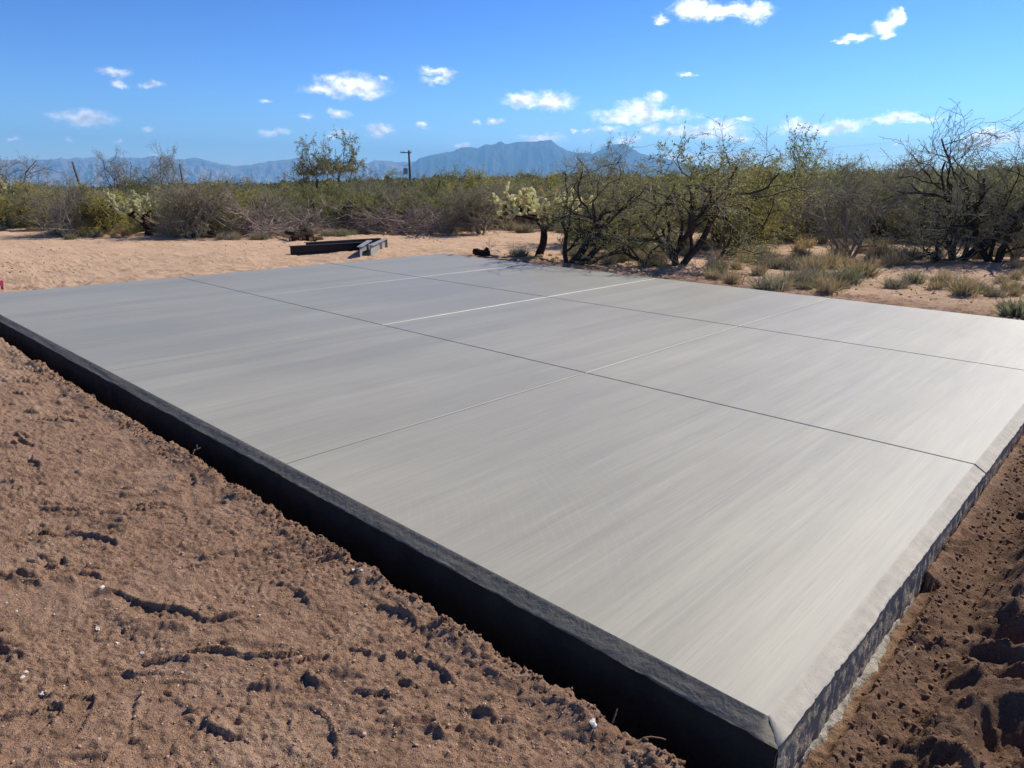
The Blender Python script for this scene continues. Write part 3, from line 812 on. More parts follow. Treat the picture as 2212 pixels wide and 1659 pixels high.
def leaf_mesh(name, leaf, size, mat, rg, keep=1.0):
    P = np.array([l[0] for l in leaf]); D = np.array([l[1] for l in leaf])
    if keep < 1:
        k = rg.random(len(P)) < keep; P = P[k]; D = D[k]
    n = len(P)
    d = D + rg.normal(0, .75, (n, 3)); d[:, 2] -= .25; d /= np.linalg.norm(d, axis=1)[:, None]
    s = np.cross(d, rg.normal(0, 1, (n, 3))); s /= np.linalg.norm(s, axis=1)[:, None]
    L = size[0]*rg.uniform(.6, 1.35, n)[:, None]; W = size[1]*rg.uniform(.6, 1.3, n)[:, None]
    V = np.stack([P, P + d*L*.5 + s*W*.5, P + d*L, P + d*L*.5 - s*W*.5], 1).reshape(-1, 3)
    return mesh_np(name, V, np.arange(4*n).reshape(n, 4), mat)
def wood_mesh(name, wood, mat, twig_min=.0035):
    mb = MB(); ft = 0
    for P, R, lvl in sorted(wood, key=lambda w: w[2]):
        k = 7 if lvl == 0 else (5 if lvl == 1 else 3)
        mb.tube(P, np.maximum(R, twig_min), k, cap=False)
        if lvl < 3: ft = mb.n
    me = mb.mesh(name, mat, True); me.materials.append(M['live_twig'])
    vi = np.empty(len(me.loops), dtype=np.int32); me.loops.foreach_get('vertex_index', vi)
    ls = np.empty(len(me.polygons), dtype=np.int32); me.polygons.foreach_get('loop_start', ls)
    me.polygons.foreach_set('material_index', (vi[ls] >= ft).astype(np.int32))
    return me

PROTO = {}
def proto(key, seed, bark, leafmat, size=(.055, .016), height=2.6, width=None, keep=1., twig_min=.004, lowcut=0., **kw):
    w, l = grow_tree(seed, height, **kw)
    w, l = normalise(w, l, height, width)
    if lowcut: l = [t for t in l if t[0][2] > lowcut]; w = [t for t in w if t[2] < 2 or t[0][0, 2] > lowcut*.85]
    rg = np.random.default_rng(seed+1000)
    PROTO[key] = (wood_mesh(key+'_wood', w, M[bark], twig_min), leaf_mesh(key+'_leaves', l, size, M[leafmat], rg, keep) if l else None, height)
    print(key, len(PROTO[key][0].polygons), len(PROTO[key][1].polygons) if l else 0)
# thicket kinds
proto('olive_a', 1, 'bark', 'leaf_olive', (.085, .026), 2.1, 3.0, nstems=4, dens=(5, 5, 4, 2), leafn=4, crook=.33)
proto('olive_b', 2, 'bark', 'leaf_olive', (.08, .024), 2.0, 2.6, nstems=5, dens=(4, 5, 4, 2), leafn=4, crook=.30)
proto('grey_a', 3, 'bark_grey', 'leaf_grey', (.075, .02), 1.9, 2.8, nstems=5, dens=(5, 5, 4, 2), leafn=2, crook=.36)
proto('grey_b', 4, 'bark_grey', 'leaf_grey', (.07, .02), 2.0, 2.6, nstems=4, dens=(5, 5, 4, 2), leafn=2, crook=.34, spiky=.05)
proto('yellow_a', 5, 'bark', 'leaf_yellow', (.08, .024), 1.9, 2.4, nstems=5, dens=(5, 4, 4, 2), leafn=4, crook=.30)
proto('bare_a', 6, 'twig', 'leaf_grey', (.05, .012), 1.7, 2.6, nstems=6, dens=(5, 5, 4, 2), leafn=1, crook=.36, keep=.35)
# taller single trees
proto('tall_a', 21, 'bark', 'leaf_olive', (.10, .03), 3.3, 3.4, nstems=3, spread=.75, dens=(4, 4, 4, 3), leafn=3, crook=.30, r0=.075, leaf_levels=(3, 4))
proto('tall_b', 22, 'bark', 'leaf_grey', (.065, .018), 3.3, 3.2, nstems=3, spread=.7, dens=(4, 4, 4, 3), leafn=4, crook=.32, r0=.07, leaf_levels=(3, 4), keep=1.)
proto('umbrella', 23, 'bark', 'leaf_olive', (.10, .030), 3.9, 2.6, nstems=3, spread=.6, dens=(5, 5, 4, 3), leafn=4, crook=.26, r0=.08, leaf_levels=(3, 4), lowcut=2.0, droop=.03)
# the nearest trees beside the slab, stems aimed as in the picture
to_cam = np.array([CAM[0]+9.4, CAM[1]-10.6]); to_cam /= np.linalg.norm(to_cam)
rightv = np.array([to_cam[1]*-1, to_cam[0]])       # picture-right on the ground, at the trees
def st(rx, up, toward=0., lf=1., rf=1.):
    v = rightv*rx + to_cam*toward
    return (np.array([v[0], v[1], up]), lf, rf)
proto('near_left', 31, 'bark', 'leaf_yellow', (.045, .014), 2.75, 3.1, dens=(4, 4, 4, 3), leafn=3, droop=.06, crook=.22, r0=.070, twig_min=.0032,
      stems=[st(-.10, 1, .1, 1.0, .85), st(.32, .95, -.1, 1.1, 1.0), st(.75, .8, .2, 1.15, 1.1), st(.9, .9, -.5, 1.0, .7), st(1.5, .45, .1, 1., .6)], leaf_levels=(3, 4), keep=.5)
proto('near_mid', 32, 'bark', 'leaf_yellow', (.045, .014), 3.0, 4.3, dens=(5, 4, 4, 3), leafn=3, droop=.06, crook=.24, r0=.080, twig_min=.0032,
      stems=[st(-.45, 1, .1, 1.1, 1.0), st(.1, 1., -.3, 1.0, .9), st(.75, .75, .1, 1.2, 1.), st(-1.2, .6, .2, .8, .6), st(1.3, .35, .1, 1., .6)], leaf_levels=(3, 4), keep=.55)
proto('near_gold', 33, 'bark', 'leaf_yellow', (.05, .015), 2.7, 3.4, nstems=5, dens=(5, 5, 4, 3), leafn=3, crook=.27, r0=.06, leaf_levels=(3, 4))
proto('near_bare', 34, 'bark', 'leaf_olive', (.048, .015), 3.6, 4.8, dens=(5, 4, 4, 4), leafn=1, droop=.0, crook=.25, r0=.085, twig_min=.0045,
      stems=[st(-.4, .9, .1, 1.1, 1.0), st(.7, .8, -.1, 1.2, 1.1), st(-1.3, .6, .2, 1.0, .7), st(1.6, .55, .2, 1.1, .7), st(.1, 1., -.8, .9, .7)], leaf_levels=(3, 4), keep=.9, spiky=.03)
proto('near_grey', 35, 'bark_grey', 'leaf_grey', (.04, .011), 2.5, 3.2, nstems=5, dens=(5, 5, 4, 2), leafn=1, crook=.28, r0=.05, leaf_levels=(3, 4), spiky=.05)
proto('dark_bush', 36, 'bark', 'leaf_olive', (.06, .022), .9, 1.5, nstems=6, dens=(4, 4, 4, 2), leafn=3, crook=.3, r0=.02, spread=1.3)

def tree(key, x, y, label, s=1.0, rz=None, name='mesquite_tree', cat='tree', group=None, sz=None, z=None, trunkname='trunk'):
    rz = RNG.uniform(0, 2*PI) if rz is None else rz
    w, l, h = PROTO[key]
    t = empty(name, (x, y, (gz(x, y) if z is None else z) - .02), rz)
    t.scale = (s, s, sz or s)
    tag(t, label, cat, group)
    obj(trunkname, w, t)
    if l: obj('crown', l, t)
    return t
placed = []
def key_tree(key, px, py, label, hgt=None, wid=None, rz=None, dist=None, **kw):
    if dist:
        d = ray(px, py); k = dist/np.hypot(d[0], d[1]); x, y = CAM[0]+d[0]*k, CAM[1]+d[1]*k
    else:
        P = G(px, py); x, y = P[0], P[1]
    h = PROTO[key][2]; s = (hgt or h)/h
    placed.append((x, y, .9*s))
    return tree(key, x, y, label, s=(wid or s), sz=s, rz=rz, **kw)

key_tree('near_left', 1225, 570, 'dark forked mesquite leaning over the slab edge right of the cream cholla', rz=0.)
key_tree('near_mid', 1462, 574, 'large dark mesquite with twisted trunk just behind the middle of the far slab edge', rz=0.)
key_tree('near_gold', 1640, 527, 'yellow-leaved mesquite drooping to the ground between the twisted and the grey bare trees', hgt=2.75, wid=1.0, rz=.5)
key_tree('near_grey', 1835, 556, 'sparse grey mesquite with pale leaning limbs in the dry grass right of the yellow tree', hgt=2.45, rz=1.0)
key_tree('near_bare', 2062, 562, 'big nearly leafless black-trunked mesquite at the right side against the clouds', hgt=3.75, wid=1.05, rz=0.)
key_tree('near_bare', 2150, 566, 'low black-trunked mesquite leaning right at the right edge of the picture', hgt=3.0, rz=2.6)
key_tree('near_gold', 1893, 520, 'small yellow-green mesquite with a short forked trunk behind the dry grass', hgt=2.2, wid=.75, rz=2.)
key_tree('tall_a', 1560, 500, 'tall leafy mesquite rising behind the twisted trunk tree', dist=20., hgt=3.3, rz=3)
key_tree('tall_a', 1712, 500, 'upright bluish-green mesquite standing behind the yellow-leaved tree', dist=26., hgt=3.9, wid=.8, rz=4)
key_tree('tall_b', 1790, 500, 'rounded dark grey mesquite behind the sparse grey tree', dist=31., hgt=3.0, wid=1., rz=4.4)
key_tree('tall_b', 1990, 500, 'thin-twigged mesquite behind the big leafless tree', dist=27., hgt=3.0, wid=1., rz=1.4)
key_tree('tall_b', 1310, 500, 'thin upright mesquite behind the forked tree at the slab edge', dist=21., hgt=3.0, wid=.8, rz=2.4)
key_tree('umbrella', 676, 450, 'left one of the two tall trees rising above the thicket against the mountains', dist=36., hgt=3.9, wid=.85, rz=1.)
key_tree('umbrella', 742, 450, 'right and fuller one of the two tall trees rising above the thicket', dist=36.5, hgt=4.2, wid=1.1, rz=3.6)
key_tree('tall_b', 22, 470, 'round grey tree standing above the thicket at the left edge', dist=36., hgt=3.2, wid=.95, rz=.4)
key_tree('tall_b', 275, 470, 'thin grey-green tree above the thicket left of the second utility pole', dist=38., hgt=3.3, wid=.8, rz=1.4)
key_tree('tall_b', 362, 470, 'dense grey-green treetop above the thicket beside the second utility pole', dist=38., hgt=3.6, wid=.7, rz=5)
key_tree('near_grey', 150, 512, 'grey mesquite with a dark forked trunk at the edge of the sandy clearing', hgt=1.95, wid=.85, rz=0.8)
key_tree('yellow_a', 238, 505, 'low yellow-green bush right of the forked grey mesquite', hgt=1.6, wid=.85)
key_tree('grey_a', 415, 515, 'brownish mesquite with a dark trunk between the greenish cholla and the brush', hgt=1.9, wid=.85)
key_tree('grey_a', 1040, 498, 'dark-branched spreading mesquite left of the cream cholla', dist=23.5, hgt=1.95, wid=.9)
key_tree('dark_bush', 1350, 548, 'low dark green bush in the shade between the two big slab-side trees', hgt=.75)

key_tree('olive_b', 1290, 530, 'olive bush filling the gap right of the forked tree', hgt=1.7)
key_tree('near_gold', 1560, 535, 'yellowish low mesquite spreading right of the twisted trunk', hgt=2.3, wid=.9, rz=3.)
key_tree('grey_b', 1745, 520, 'dusty upright bush between the yellow-leaved and the grey leaning tree', hgt=2.1)
key_tree('grey_a', 1950, 520, 'dusty grey bush left of the big leafless trunk', hgt=2.1)
key_tree('grey_b', 1385, 525, 'dusty thin bush between the forked tree and the twisted trunk', hgt=1.9)
key_tree('near_grey', 2190, 560, 'pale twiggy bush at the right frame edge behind the grass', hgt=2.2, wid=.9, rz=2.)
key_tree('olive_a', 1690, 515, 'olive bush under the upright bluish mesquite', hgt=2.3)
# the thicket: individual bushes to about 60 m
KINDS = [('olive_a', .23, 'olive-green mesquite crowded in the thicket behind the clearing', 'mesquite_tree'),
         ('olive_b', .23, 'bushy green mesquite crowded in the thicket behind the clearing', 'mesquite_tree'),
         ('grey_a', .17, 'dusty grey-green mesquite crowded in the thicket behind the clearing', 'mesquite_tree'),
         ('grey_b', .14, 'upright dusty mesquite crowded in the thicket behind the clearing', 'mesquite_tree'),
         ('yellow_a', .09, 'yellowish bush crowded in the thicket behind the clearing', 'desert_bush'),
         ('bare_a', .14, 'leafless brown bush crowded in the thicket behind the clearing', 'desert_bush')]
EDGE = [(-200, 494), (0, 494), (90, 503), (150, 513), (260, 504), (330, 500), (420, 512), (500, 515), (620, 509), (740, 505), (850, 503), (960, 499), (1090, 497),
        (1300, 496), (1500, 500), (1700, 512), (1800, 516), (1900, 512), (2000, 520), (2212, 530), (2400, 532)]
def edge_dist(px):
    py = np.interp(px, [e[0] for e in EDGE], [e[1] for e in EDGE]); P = G(px, py-1); return math.hypot(P[0]-CAM[0], P[1]-CAM[1])
_exs = np.arange(-200, 2420, 40); _eds = np.array([edge_dist(p) for p in _exs])
KW = {'olive_a': 'olive-green mesquite', 'olive_b': 'bushy green mesquite', 'grey_a': 'dusty grey mesquite', 'grey_b': 'upright dusty mesquite',
      'yellow_a': 'yellowish bush', 'bare_a': 'leafless brown bush'}
MARKS = [(-40, 'at the left frame edge'), (12, 'by the yellowish cholla'), (150, 'by the dark forked trunk'), (235, 'by the low yellow-green bush'), (322, 'by the greenish cholla'), (415, 'by the golden grass'),
         (500, 'left of the low brush heap'), (575, 'behind the low brush heap'), (652, 'behind the log stack'), (735, 'behind the steel beams'), (812, 'behind the beams\' right end'),
         (880, 'behind the big brush pile'), (970, 'right of the big brush pile'), (1070, 'behind the rusty shrub'), (1165, 'behind the cream cholla'), (1245, 'behind the forked tree'),
         (1340, 'between the two big slab-side trees'), (1462, 'behind the twisted trunk tree'), (1560, 'right of the twisted trunk tree'), (1660, 'behind the yellow-leaved tree'),
         (1750, 'right of the yellow-leaved tree'), (1835, 'behind the grey leaning tree'), (1920, 'left of the big leafless tree'), (2030, 'behind the big leafless tree'), (2130, 'right of the big leafless trunk'), (2230, 'at the right frame edge')]
ROWS = ['in the thicket\'s front row', 'in the second row', 'deep in the thicket', 'in the farthest row']
def place_label(key, px, row, hh):
    mk = min(MARKS, key=lambda t: abs(t[0]-px))[1]
    return ('tall ' if hh > 1.95 else 'low ' if hh < 1.35 else '') + KW[key] + ' ' + ROWS[row] + ' ' + mk
def put_thicket():
    rg = np.random.default_rng(77); n = 0; tries = 0
    probs = np.array([k[1] for k in KINDS]); probs = probs/probs.sum()
    rings = [(.4, 3.2, 66), (3, 8, 74), (8, 20, 74), (20, 42, 60)]
    for a, b, cnt in rings:
        c = 0; tries = 0
        while c < cnt and tries < 6000:
            tries += 1
            px = -170 + 2560*((c+rg.random())/cnt)
            r = np.interp(px, _exs, _eds) + rg.uniform(a, b)
            d = ray(px, 600); k = r/math.hypot(d[0], d[1]); x, y = CAM[0]+d[0]*k, CAM[1]+d[1]*k
            sep = 1.0 if b < 9 else 1.3
            if any((x-q[0])**2 + (y-q[1])**2 < (sep+.35*q[2])**2*.55 for q in placed): 
                if tries % 40 == 0: c += 1
                continue
            i = rg.choice(len(KINDS), p=probs)
            key, _, lab, nm = KINDS[i]
            hh = rg.uniform(1.25, 2.0) if a < 1 else rg.uniform(1.4, 2.35)
            hh *= np.interp(px, [0, 300, 620, 900, 1200, 1500, 2200], [.72, .72, .84, .96, 1.0, 1.12, 1.2])
            if rg.random() < .12: hh *= 1.22
            h = PROTO[key][2]; s = hh/h
            lab = place_label(key, px, (0 if a < 1 else 1 if a < 5 else 2 if a < 12 else 3), hh)
            t = tree(key, x, y, lab, s=s*rg.uniform(.95, 1.25), sz=s, name=nm, cat='tree' if nm == 'mesquite_tree' else 'bush', group='bushes and trees of the thicket', rz=rg.uniform(0, 2*PI))
            placed.append((x, y, .8)); n += 1; c += 1
    print('thicket', n)
put_thicket()

# far scrub that reads as one mass, out to the skyline
def far_scrub():
    rg = np.random.default_rng(99); nb = 5200
    a = YAW + rg.uniform(-.80, .80, nb); t = rg.random(nb)
    r = 62*np.exp(t*math.log(1100/62))
    x = CAM[0]+r*np.cos(a); y = CAM[1]+r*np.sin(a); z = ground_low(x, y)
    sz = rg.uniform(.8, 1.25, nb)*np.interp(r, [60, 300, 1100], [1.9, 2.2, 3.4])
    m = 26
    P = rg.normal(0, 1, (nb, m, 3)); P /= np.linalg.norm(P, axis=2)[:, :, None]; P *= rg.uniform(.45, 1, (nb, m, 1))
    P[:, :, 2] = np.abs(P[:, :, 2])
    P = P*np.stack([sz*.85, sz*.85, sz*.8], -1)[:, None, :]
    C = np.stack([x, y, z+.1], -1)[:, None, :] + P
    s = (sz*.34)[:, None, None]
    u = rg.normal(0, 1, (nb, m, 3)); u /= np.linalg.norm(u, axis=2)[:, :, None]
    v = np.cross(u, rg.normal(0, 1, (nb, m, 3))); v /= np.linalg.norm(v, axis=2)[:, :, None]
    V = np.stack([C-u*s, C+v*s*.7, C+u*s, C-v*s*.7], 2).reshape(-1, 3)
    me = mesh_np('distant_scrub', V, np.arange(len(V)).reshape(-1, 4), M['leaf_far'])
    tag(obj('distant_scrub', me), 'olive desert scrub fading towards the mountains', 'scrub', kind='stuff')
M['leaf_far'] = mat_leaf('far_scrub_leaves', (.13, .13, .062), (.22, .215, .11), .3)
far_scrub()

# dry grass and low shrubs
def clump_mesh(name, seed, n, h, spreadr, mat, w=.006, lean=.6, curve=.35):
    rg = np.random.default_rng(seed); V = []; F = []
    for i in range(n):
        a = rg.uniform(0, 2*PI); b = np.array([math.cos(a), math.sin(a), 0])*rg.uniform(0, spreadr*.45)
        ti = abs(rg.normal(0, lean)); a2 = a + rg.normal(0, .7)
        d = np.array([math.cos(a2)*math.sin(ti), math.sin(a2)*math.sin(ti), math.cos(ti)])
        L = h*rg.uniform(.5, 1.1); s = np.cross(d, rg.normal(0, 1, 3)); s /= np.linalg.norm(s); s *= w*rg.uniform(.6, 1.4)
        p = b; q = p + d*L*.55; d2 = d + np.array([rg.normal(0, curve), rg.normal(0, curve), -curve*.3]); d2 /= np.linalg.norm(d2); e = q + d2*L*.5
        k = len(V); V += [p-s, p+s, q+s*.8, q-s*.8, e]; F.append((k, k+1, k+2, k+3)); F.append((k+3, k+2, k+4, k+4))
    V = np.array(V); F4 = np.array([f for f in F if f[2] != f[3]]); F3 = np.array([f[:3] for f in F if f[2] == f[3]])
    return mesh_np(name, V, [F4, F3], mat)
CL = {'straw': [clump_mesh('straw_clump', 50+i, 190, .38, .34, M['straw'], .0065, .55) for i in range(3)],
      'sage': [clump_mesh('sage_clump', 60+i, 340, .33, .44, M['sage'], .006, .7, .7) for i in range(3)],
      'olive': [clump_mesh('olive_clump', 70+i, 300, .36, .42, M['sage_green'], .006, .6, .6) for i in range(2)]}
CW_ = {'straw': 'straw-coloured grass clump', 'sage': 'grey-green shrub', 'olive': 'olive-green tuft'}
def clump_label(kind, x, y, s):
    d = np.array([x, y, 0]) - CAM; z = d @ _fw; px = 1106 + FPX*(d @ _r2)/z
    marks = [m for m in MARKS if m[0] > 1200 or y < 0 or x < X0]
    mk = min(MARKS, key=lambda t: abs(t[0]-px))[1]
    for a_, b_ in (('behind', 'in front of'),): mk = mk.replace(a_, b_)
    gap = y-Y1
    row = 'close to the slab edge' if (px > 1200 and gap < .8) else 'a step off the slab' if (px > 1200 and gap < 2.2) else 'midway back' if (px > 1200 and gap < 5) else 'at the trees\' feet'
    return ('small ' if s < .7 else 'big ' if s > 1.05 else '') + CW_[kind] + ' ' + row + ', ' + mk
def put_clumps():
    rg = np.random.default_rng(123)
    labs = {'straw': ('grass_clump', 'straw-coloured dry grass clump on the bare ground behind the slab', 'grass clump', 'dry grass clumps behind the slab'),
            'sage': ('sage_shrub', 'low grey-green shrub on the bare ground behind the slab', 'shrub', 'low grey shrubs behind the slab'),
            'olive': ('green_shrub', 'small olive-green shrub on the bare ground behind the slab', 'shrub', 'small green shrubs behind the slab')}
    n = 0
    def put(kind, x, y, s):
        nm, lab, cat, grp = labs[kind]
        o = obj(nm, CL[kind][rg.integers(len(CL[kind]))]); o.location = (x, y, H(x, y)-.01); o.rotation_euler = (0, 0, rg.uniform(0, 6.28)); o.scale = (s, s, s*rg.uniform(.8, 1.15))
        tag(o, clump_label(kind, x, y, s), cat, grp)
    tries = 0
    while n < 215 and tries < 9000:
        tries += 1
        if rg.random() < .72: px = rg.uniform(1225, 2300); py = np.interp(px, [1225, 1500, 2212, 2300], [566, 612, 672, 684]) - rg.random()**1.15*np.interp(px, [1225, 1500, 2212], [60, 100, 140]) + 3
        else: px = rg.uniform(-60, 1250); py = np.interp(px, [e[0] for e in EDGE], [e[1] for e in EDGE]) + rg.uniform(-4, 6)
        P = G(px, py); x, y = P[0], P[1]
        if Y0-.3 < y < Y1+.18 and X0-.2 < x < X1+1.2: continue
        # patchiness
        if px > 1225 and float(pn(np.array([x*.55]), np.array([y*.55]), 700)[0]) < -.22: continue
        if px > 1800 and py > 640 and rg.random() < .8: continue
        k = rg.choice(['straw', 'sage', 'olive'], p=[.50, .44, .06])
        put(k, x, y, rg.uniform(.55, 1.25)*(.7 if py > 640 else 1)); n += 1
    # a few marked shrubs
    print('clumps', n)
put_clumps()
def one(mesh, name, px, py, s, label, cat, z=None):
    P = G(px, py); o = obj(name, mesh); o.location = (P[0], P[1], H(P[0], P[1])-.01); o.scale = (s, s, s); tag(o, label, cat); return o
one(CL['sage'][0], 'sage_shrub', 1122, 556, .95, 'grey-green shrub beside the slab edge left of the cream cholla trunk', 'shrub')
one(clump_mesh('rusty_shrub_mesh', 81, 420, .55, .9, M['leaf_dry'], .012, .7, .7), 'rusty_shrub', 1080, 492, 1.35, 'rust-orange dry shrub behind the cream cholla', 'shrub')
one(clump_mesh('straw_tall_mesh', 82, 300, .6, .5, M['straw'], .007, .4), 'grass_clump', 390, 513, 1.3, 'tall golden grass clump beside the brown mesquite trunk at the clearing edge', 'grass clump')
one(clump_mesh('spiky_mesh', 83, 130, .24, .24, M['sage_green'], .012, .75, .15), 'spiky_cactus_clump', 2193, 686, 1.25, 'small spiky grey-green clump beside the slab at the right edge', 'cactus')
one(CL['olive'][0], 'green_shrub', 1975, 612, .8, 'bright green tuft standing alone on bare sand right of the grey mesquite', 'shrub')

# ------------------------------------------------------------------ chollas
def seg_mesh(name, mat, L=.115, r=.025, seed=0):
    rg = np.random.default_rng(seed); mb = MB(); n = 9
    t = np.linspace(0, 1, n); rr = r*np.sqrt(np.clip(1-(2*t-1)**4, .02, 1))*(1+.10*np.sin(t*26))
    P = np.stack([.012*np.sin(t*3), 0*t, t*L], -1); mb.tube(P, rr, 8)
    # spine tufts
    V = []; F = []
    for i in range(46):
        a = rg.uniform(0, 2*PI); z = rg.uniform(.02, .99); ri = r*math.sqrt(max(1-(2*z-1)**4, .05))
        p = np.array([math.cos(a)*ri*.8, math.sin(a)*ri*.8, z*L]); d = np.array([math.cos(a), math.sin(a), rg.normal(0, .4)+(.8 if z > .85 else 0)]); d /= np.linalg.norm(d)
        s = np.cross(d, rg.normal(0, 1, 3)); s *= .006/np.linalg.norm(s); k = len(V); V += [p-s, p+s, p+d*.022]; F.append((k, k+1, k+2))
    mb.add(np.array(V), np.array(F))
    return mb.mesh(name, mat, True)
def cholla(px, py, height, width, label, mats, seed, nseg=115, dist=None, trunk_r=.055, sp=1.0):
    rg = np.random.default_rng(seed)
    if dist: d = ray(px, py); k = dist/np.hypot(d[0], d[1]); x, y = CAM[0]+d[0]*k, CAM[1]+d[1]*k
    else: P = G(px, py); x, y = P[0], P[1]
    root = empty('cholla_cactus', (x, y, gz(x, y)-.03)); tag(root, label, 'cactus')
    placed.append((x, y, .8))
    mb = MB(); tips = []
    nb = 5
    hz = np.array([0, 0, 1.])
    def limb(p, d, L, r, lvl):
        n = 5; pts = [p]
        for i in range(n):
            d = d + rg.normal(0, .14, 3); d[2] += .05; d /= np.linalg.norm(d); p = p + d*L/n; pts.append(p)
        mb.tube(np.array(pts), np.linspace(r, r*.7, n+1), 7)
        if lvl == 0:
            for k in range(nb):
                a = k*2*PI/nb + rg.uniform(-.3, .3); limb(pts[-1 if k % 2 else -2], np.array([math.cos(a)*1.0*sp, math.sin(a)*1.0*sp, .75]), L*.62, r*.62, 1)
        elif lvl == 1:
            tips.extend((q, d) for q in pts[3:])
            for k in range(4):
                a = rg.uniform(0, 2*PI); limb(pts[-1-(k % 3)], np.array([math.cos(a)*.8+d[0], math.sin(a)*.8+d[1], .6]), L*.6, r*.65, 2)
        else:
            for q in pts[2:]: tips.append((q, d))
    limb(np.zeros(3), np.array([.03, .0, 1.]), height*.36, trunk_r, 0)
    T = np.array([t[0] for t in tips]); S = np.array([width/2/max(np.abs(T[:, :2]).max(), .1), 0, height*.90/T[:, 2].max()]); S[1] = S[0]
    for v in mb.v: v *= S
    obj('trunk', mb.mesh('cholla_trunk', M['log'], True), root)
    segs = [seg_mesh('cholla_joint', M[m], seed=seed+i) for i, m in enumerate(mats)]
    ends = [(t[0]*S, t[1]) for t in tips]; k = 0; qn = 0
    while k < nseg:
        p, d = ends[rg.integers(len(ends))] if k >= min(len(tips), 98) else ends[k % len(ends)]
        dd = d + rg.normal(0, .75, 3); dd[2] += .35; dd /= np.linalg.norm(dd)
        mi = 0 if rg.random() < .8 else min(1, len(segs)-1)
        o = obj('joint', segs[mi], root); o.location = p
        o.rotation_euler = Vector(dd).to_track_quat('Z', 'Y').to_euler(); sc_ = rg.uniform(.85, 1.35); o.scale = (sc_, sc_, sc_)
        ends.append((p + dd*.12*sc_, dd)); k += 1
        if len(ends) > 130: ends = ends[8:]
    return root
cholla(1163, 553, 1.36, 1.75, 'cream-spined cholla cactus on a dark trunk beside the far slab edge', ['cholla', 'cholla_old'], 917, 320)
cholla(12, 490, 1.75, 1.7, 'big yellowish cholla cactus at the left edge of the clearing', ['cholla_grey', 'cholla_old'], 901, 280)
cholla(322, 510, 1.15, 1.7, 'greenish-white spreading cholla cactus at the edge of the sandy clearing', ['cholla_grey', 'cholla'], 902, 270)
# fallen joints under the cream cholla
P = G(1168, 556); rg = np.random.default_rng(33); sm = seg_mesh('fallen_joint', M['cholla_old'], seed=5)
for k in range(16):
    x, y = P[0]+rg.normal(0, .45), P[1]+rg.normal(-.15, .3)
    if y < Y1+.15: y = Y1+.2+rg.random()*.3
    o = obj('fallen_cholla_joint', sm); o.location = (x, y, H(x, y)+.02); o.rotation_euler = (PI/2, 0, rg.uniform(0, 6.28))
    tag(o, 'yellow cholla joint fallen on the ground under the cream cholla', 'cactus piece', 'fallen joints under the cream cholla')

# ------------------------------------------------------------------ dead wood
def stick_mesh(name, seed, L, r, mat, forks=3):
    rg = np.random.default_rng(seed); mb = MB()
    def go(p, d, L, r, lv):
        n = 6; pts = [p]
        for i in range(n):
            d = d + rg.normal(0, .20, 3); d[2] *= .8; d /= np.linalg.norm(d); p = p + d*L/n; pts.append(p)
        mb.tube(np.array(pts), np.linspace(r, r*.4, n+1), 5 if lv == 0 else 4)
        if lv < 2:
            for _ in range(forks):
                i = rg.integers(2, n); go(pts[i], rot_dir(d, rg.uniform(.4, .9), rg.uniform(0, 6.28)), L*rg.uniform(.4, .65), r*.55, lv+1)
    go(np.zeros(3), np.array([1., 0, .1]), L, r, 0)
    return mb.mesh(name, mat, True)
STK = [stick_mesh('dead_branch', 300+i, 1.25, .020, M['twig'] if i % 3 else M['bark_grey'], 4) for i in range(7)]
def brush(px, py, length, width, hgt, cnt, label, ang, seed, dist=None, ks=1.):
    rg = np.random.default_rng(seed)
    if dist: d = ray(px, py); k = dist/np.hypot(d[0], d[1]); x, y = CAM[0]+d[0]*k, CAM[1]+d[1]*k
    else: P = G(px, py); x, y = P[0], P[1]
    root = empty('brush_pile', (x, y, gz(x, y)), ang); tag(root, label, 'brush pile')
    placed.append((x, y, length*.4))
    for i in range(cnt):
        o = obj('dead_branch', STK[rg.integers(len(STK))], root)
        u = rg.normal(0, .38); v = rg.normal(0, .35)
        zz = hgt*max(0, 1-abs(u)*1.1)*max(0, 1-abs(v))*rg.uniform(0, 1)
        o.location = (u*length*.8 - .4, v*width, zz+.02); s = rg.uniform(.6, 1.25)*ks
        o.rotation_euler = (rg.uniform(0, 6.28), rg.uniform(-.5, .25), rg.choice([0, PI]) + rg.normal(0, .7)); o.scale = (s, s, s)
_pa = math.atan2(rightv[1], rightv[0])
brush(880, 506, 3.4, 1.1, .75, 120, 'large pile of cut grey branches heaped at the thicket edge right of the beams', _pa, 61)
brush(548, 512, 3.4, .8, .55, 95, 'long low heap of brown dead branches at the thicket edge left of the logs', _pa, 62)
brush(1000, 499, 1.8, .6, .4, 40, 'small scatter of dead branches between the big brush pile and the rusty shrub', _pa, 63)
brush(1548, 600, 1.0, .22, .08, 30, 'low dark litter of dead branches along the slab edge under the twisted mesquite', _pa-.6, 64, ks=.4)
# pale fallen limb
P0, P1 = G(755, 503), G(832, 512)
mb = MB(); t = np.linspace(0, 1, 9)[:, None]; q = P0 + (P1-P0)*t; q[:, 2] += .28 - .20*t[:, 0] + .05*np.sin(t[:, 0]*7); mb.tube(q, np.linspace(.03, .05, 9), 6)
tag(obj('fallen_limb', mb.mesh('fallen_limb', M['root'], True)), 'pale fallen limb lying against the brush pile behind the steel beams', 'log')
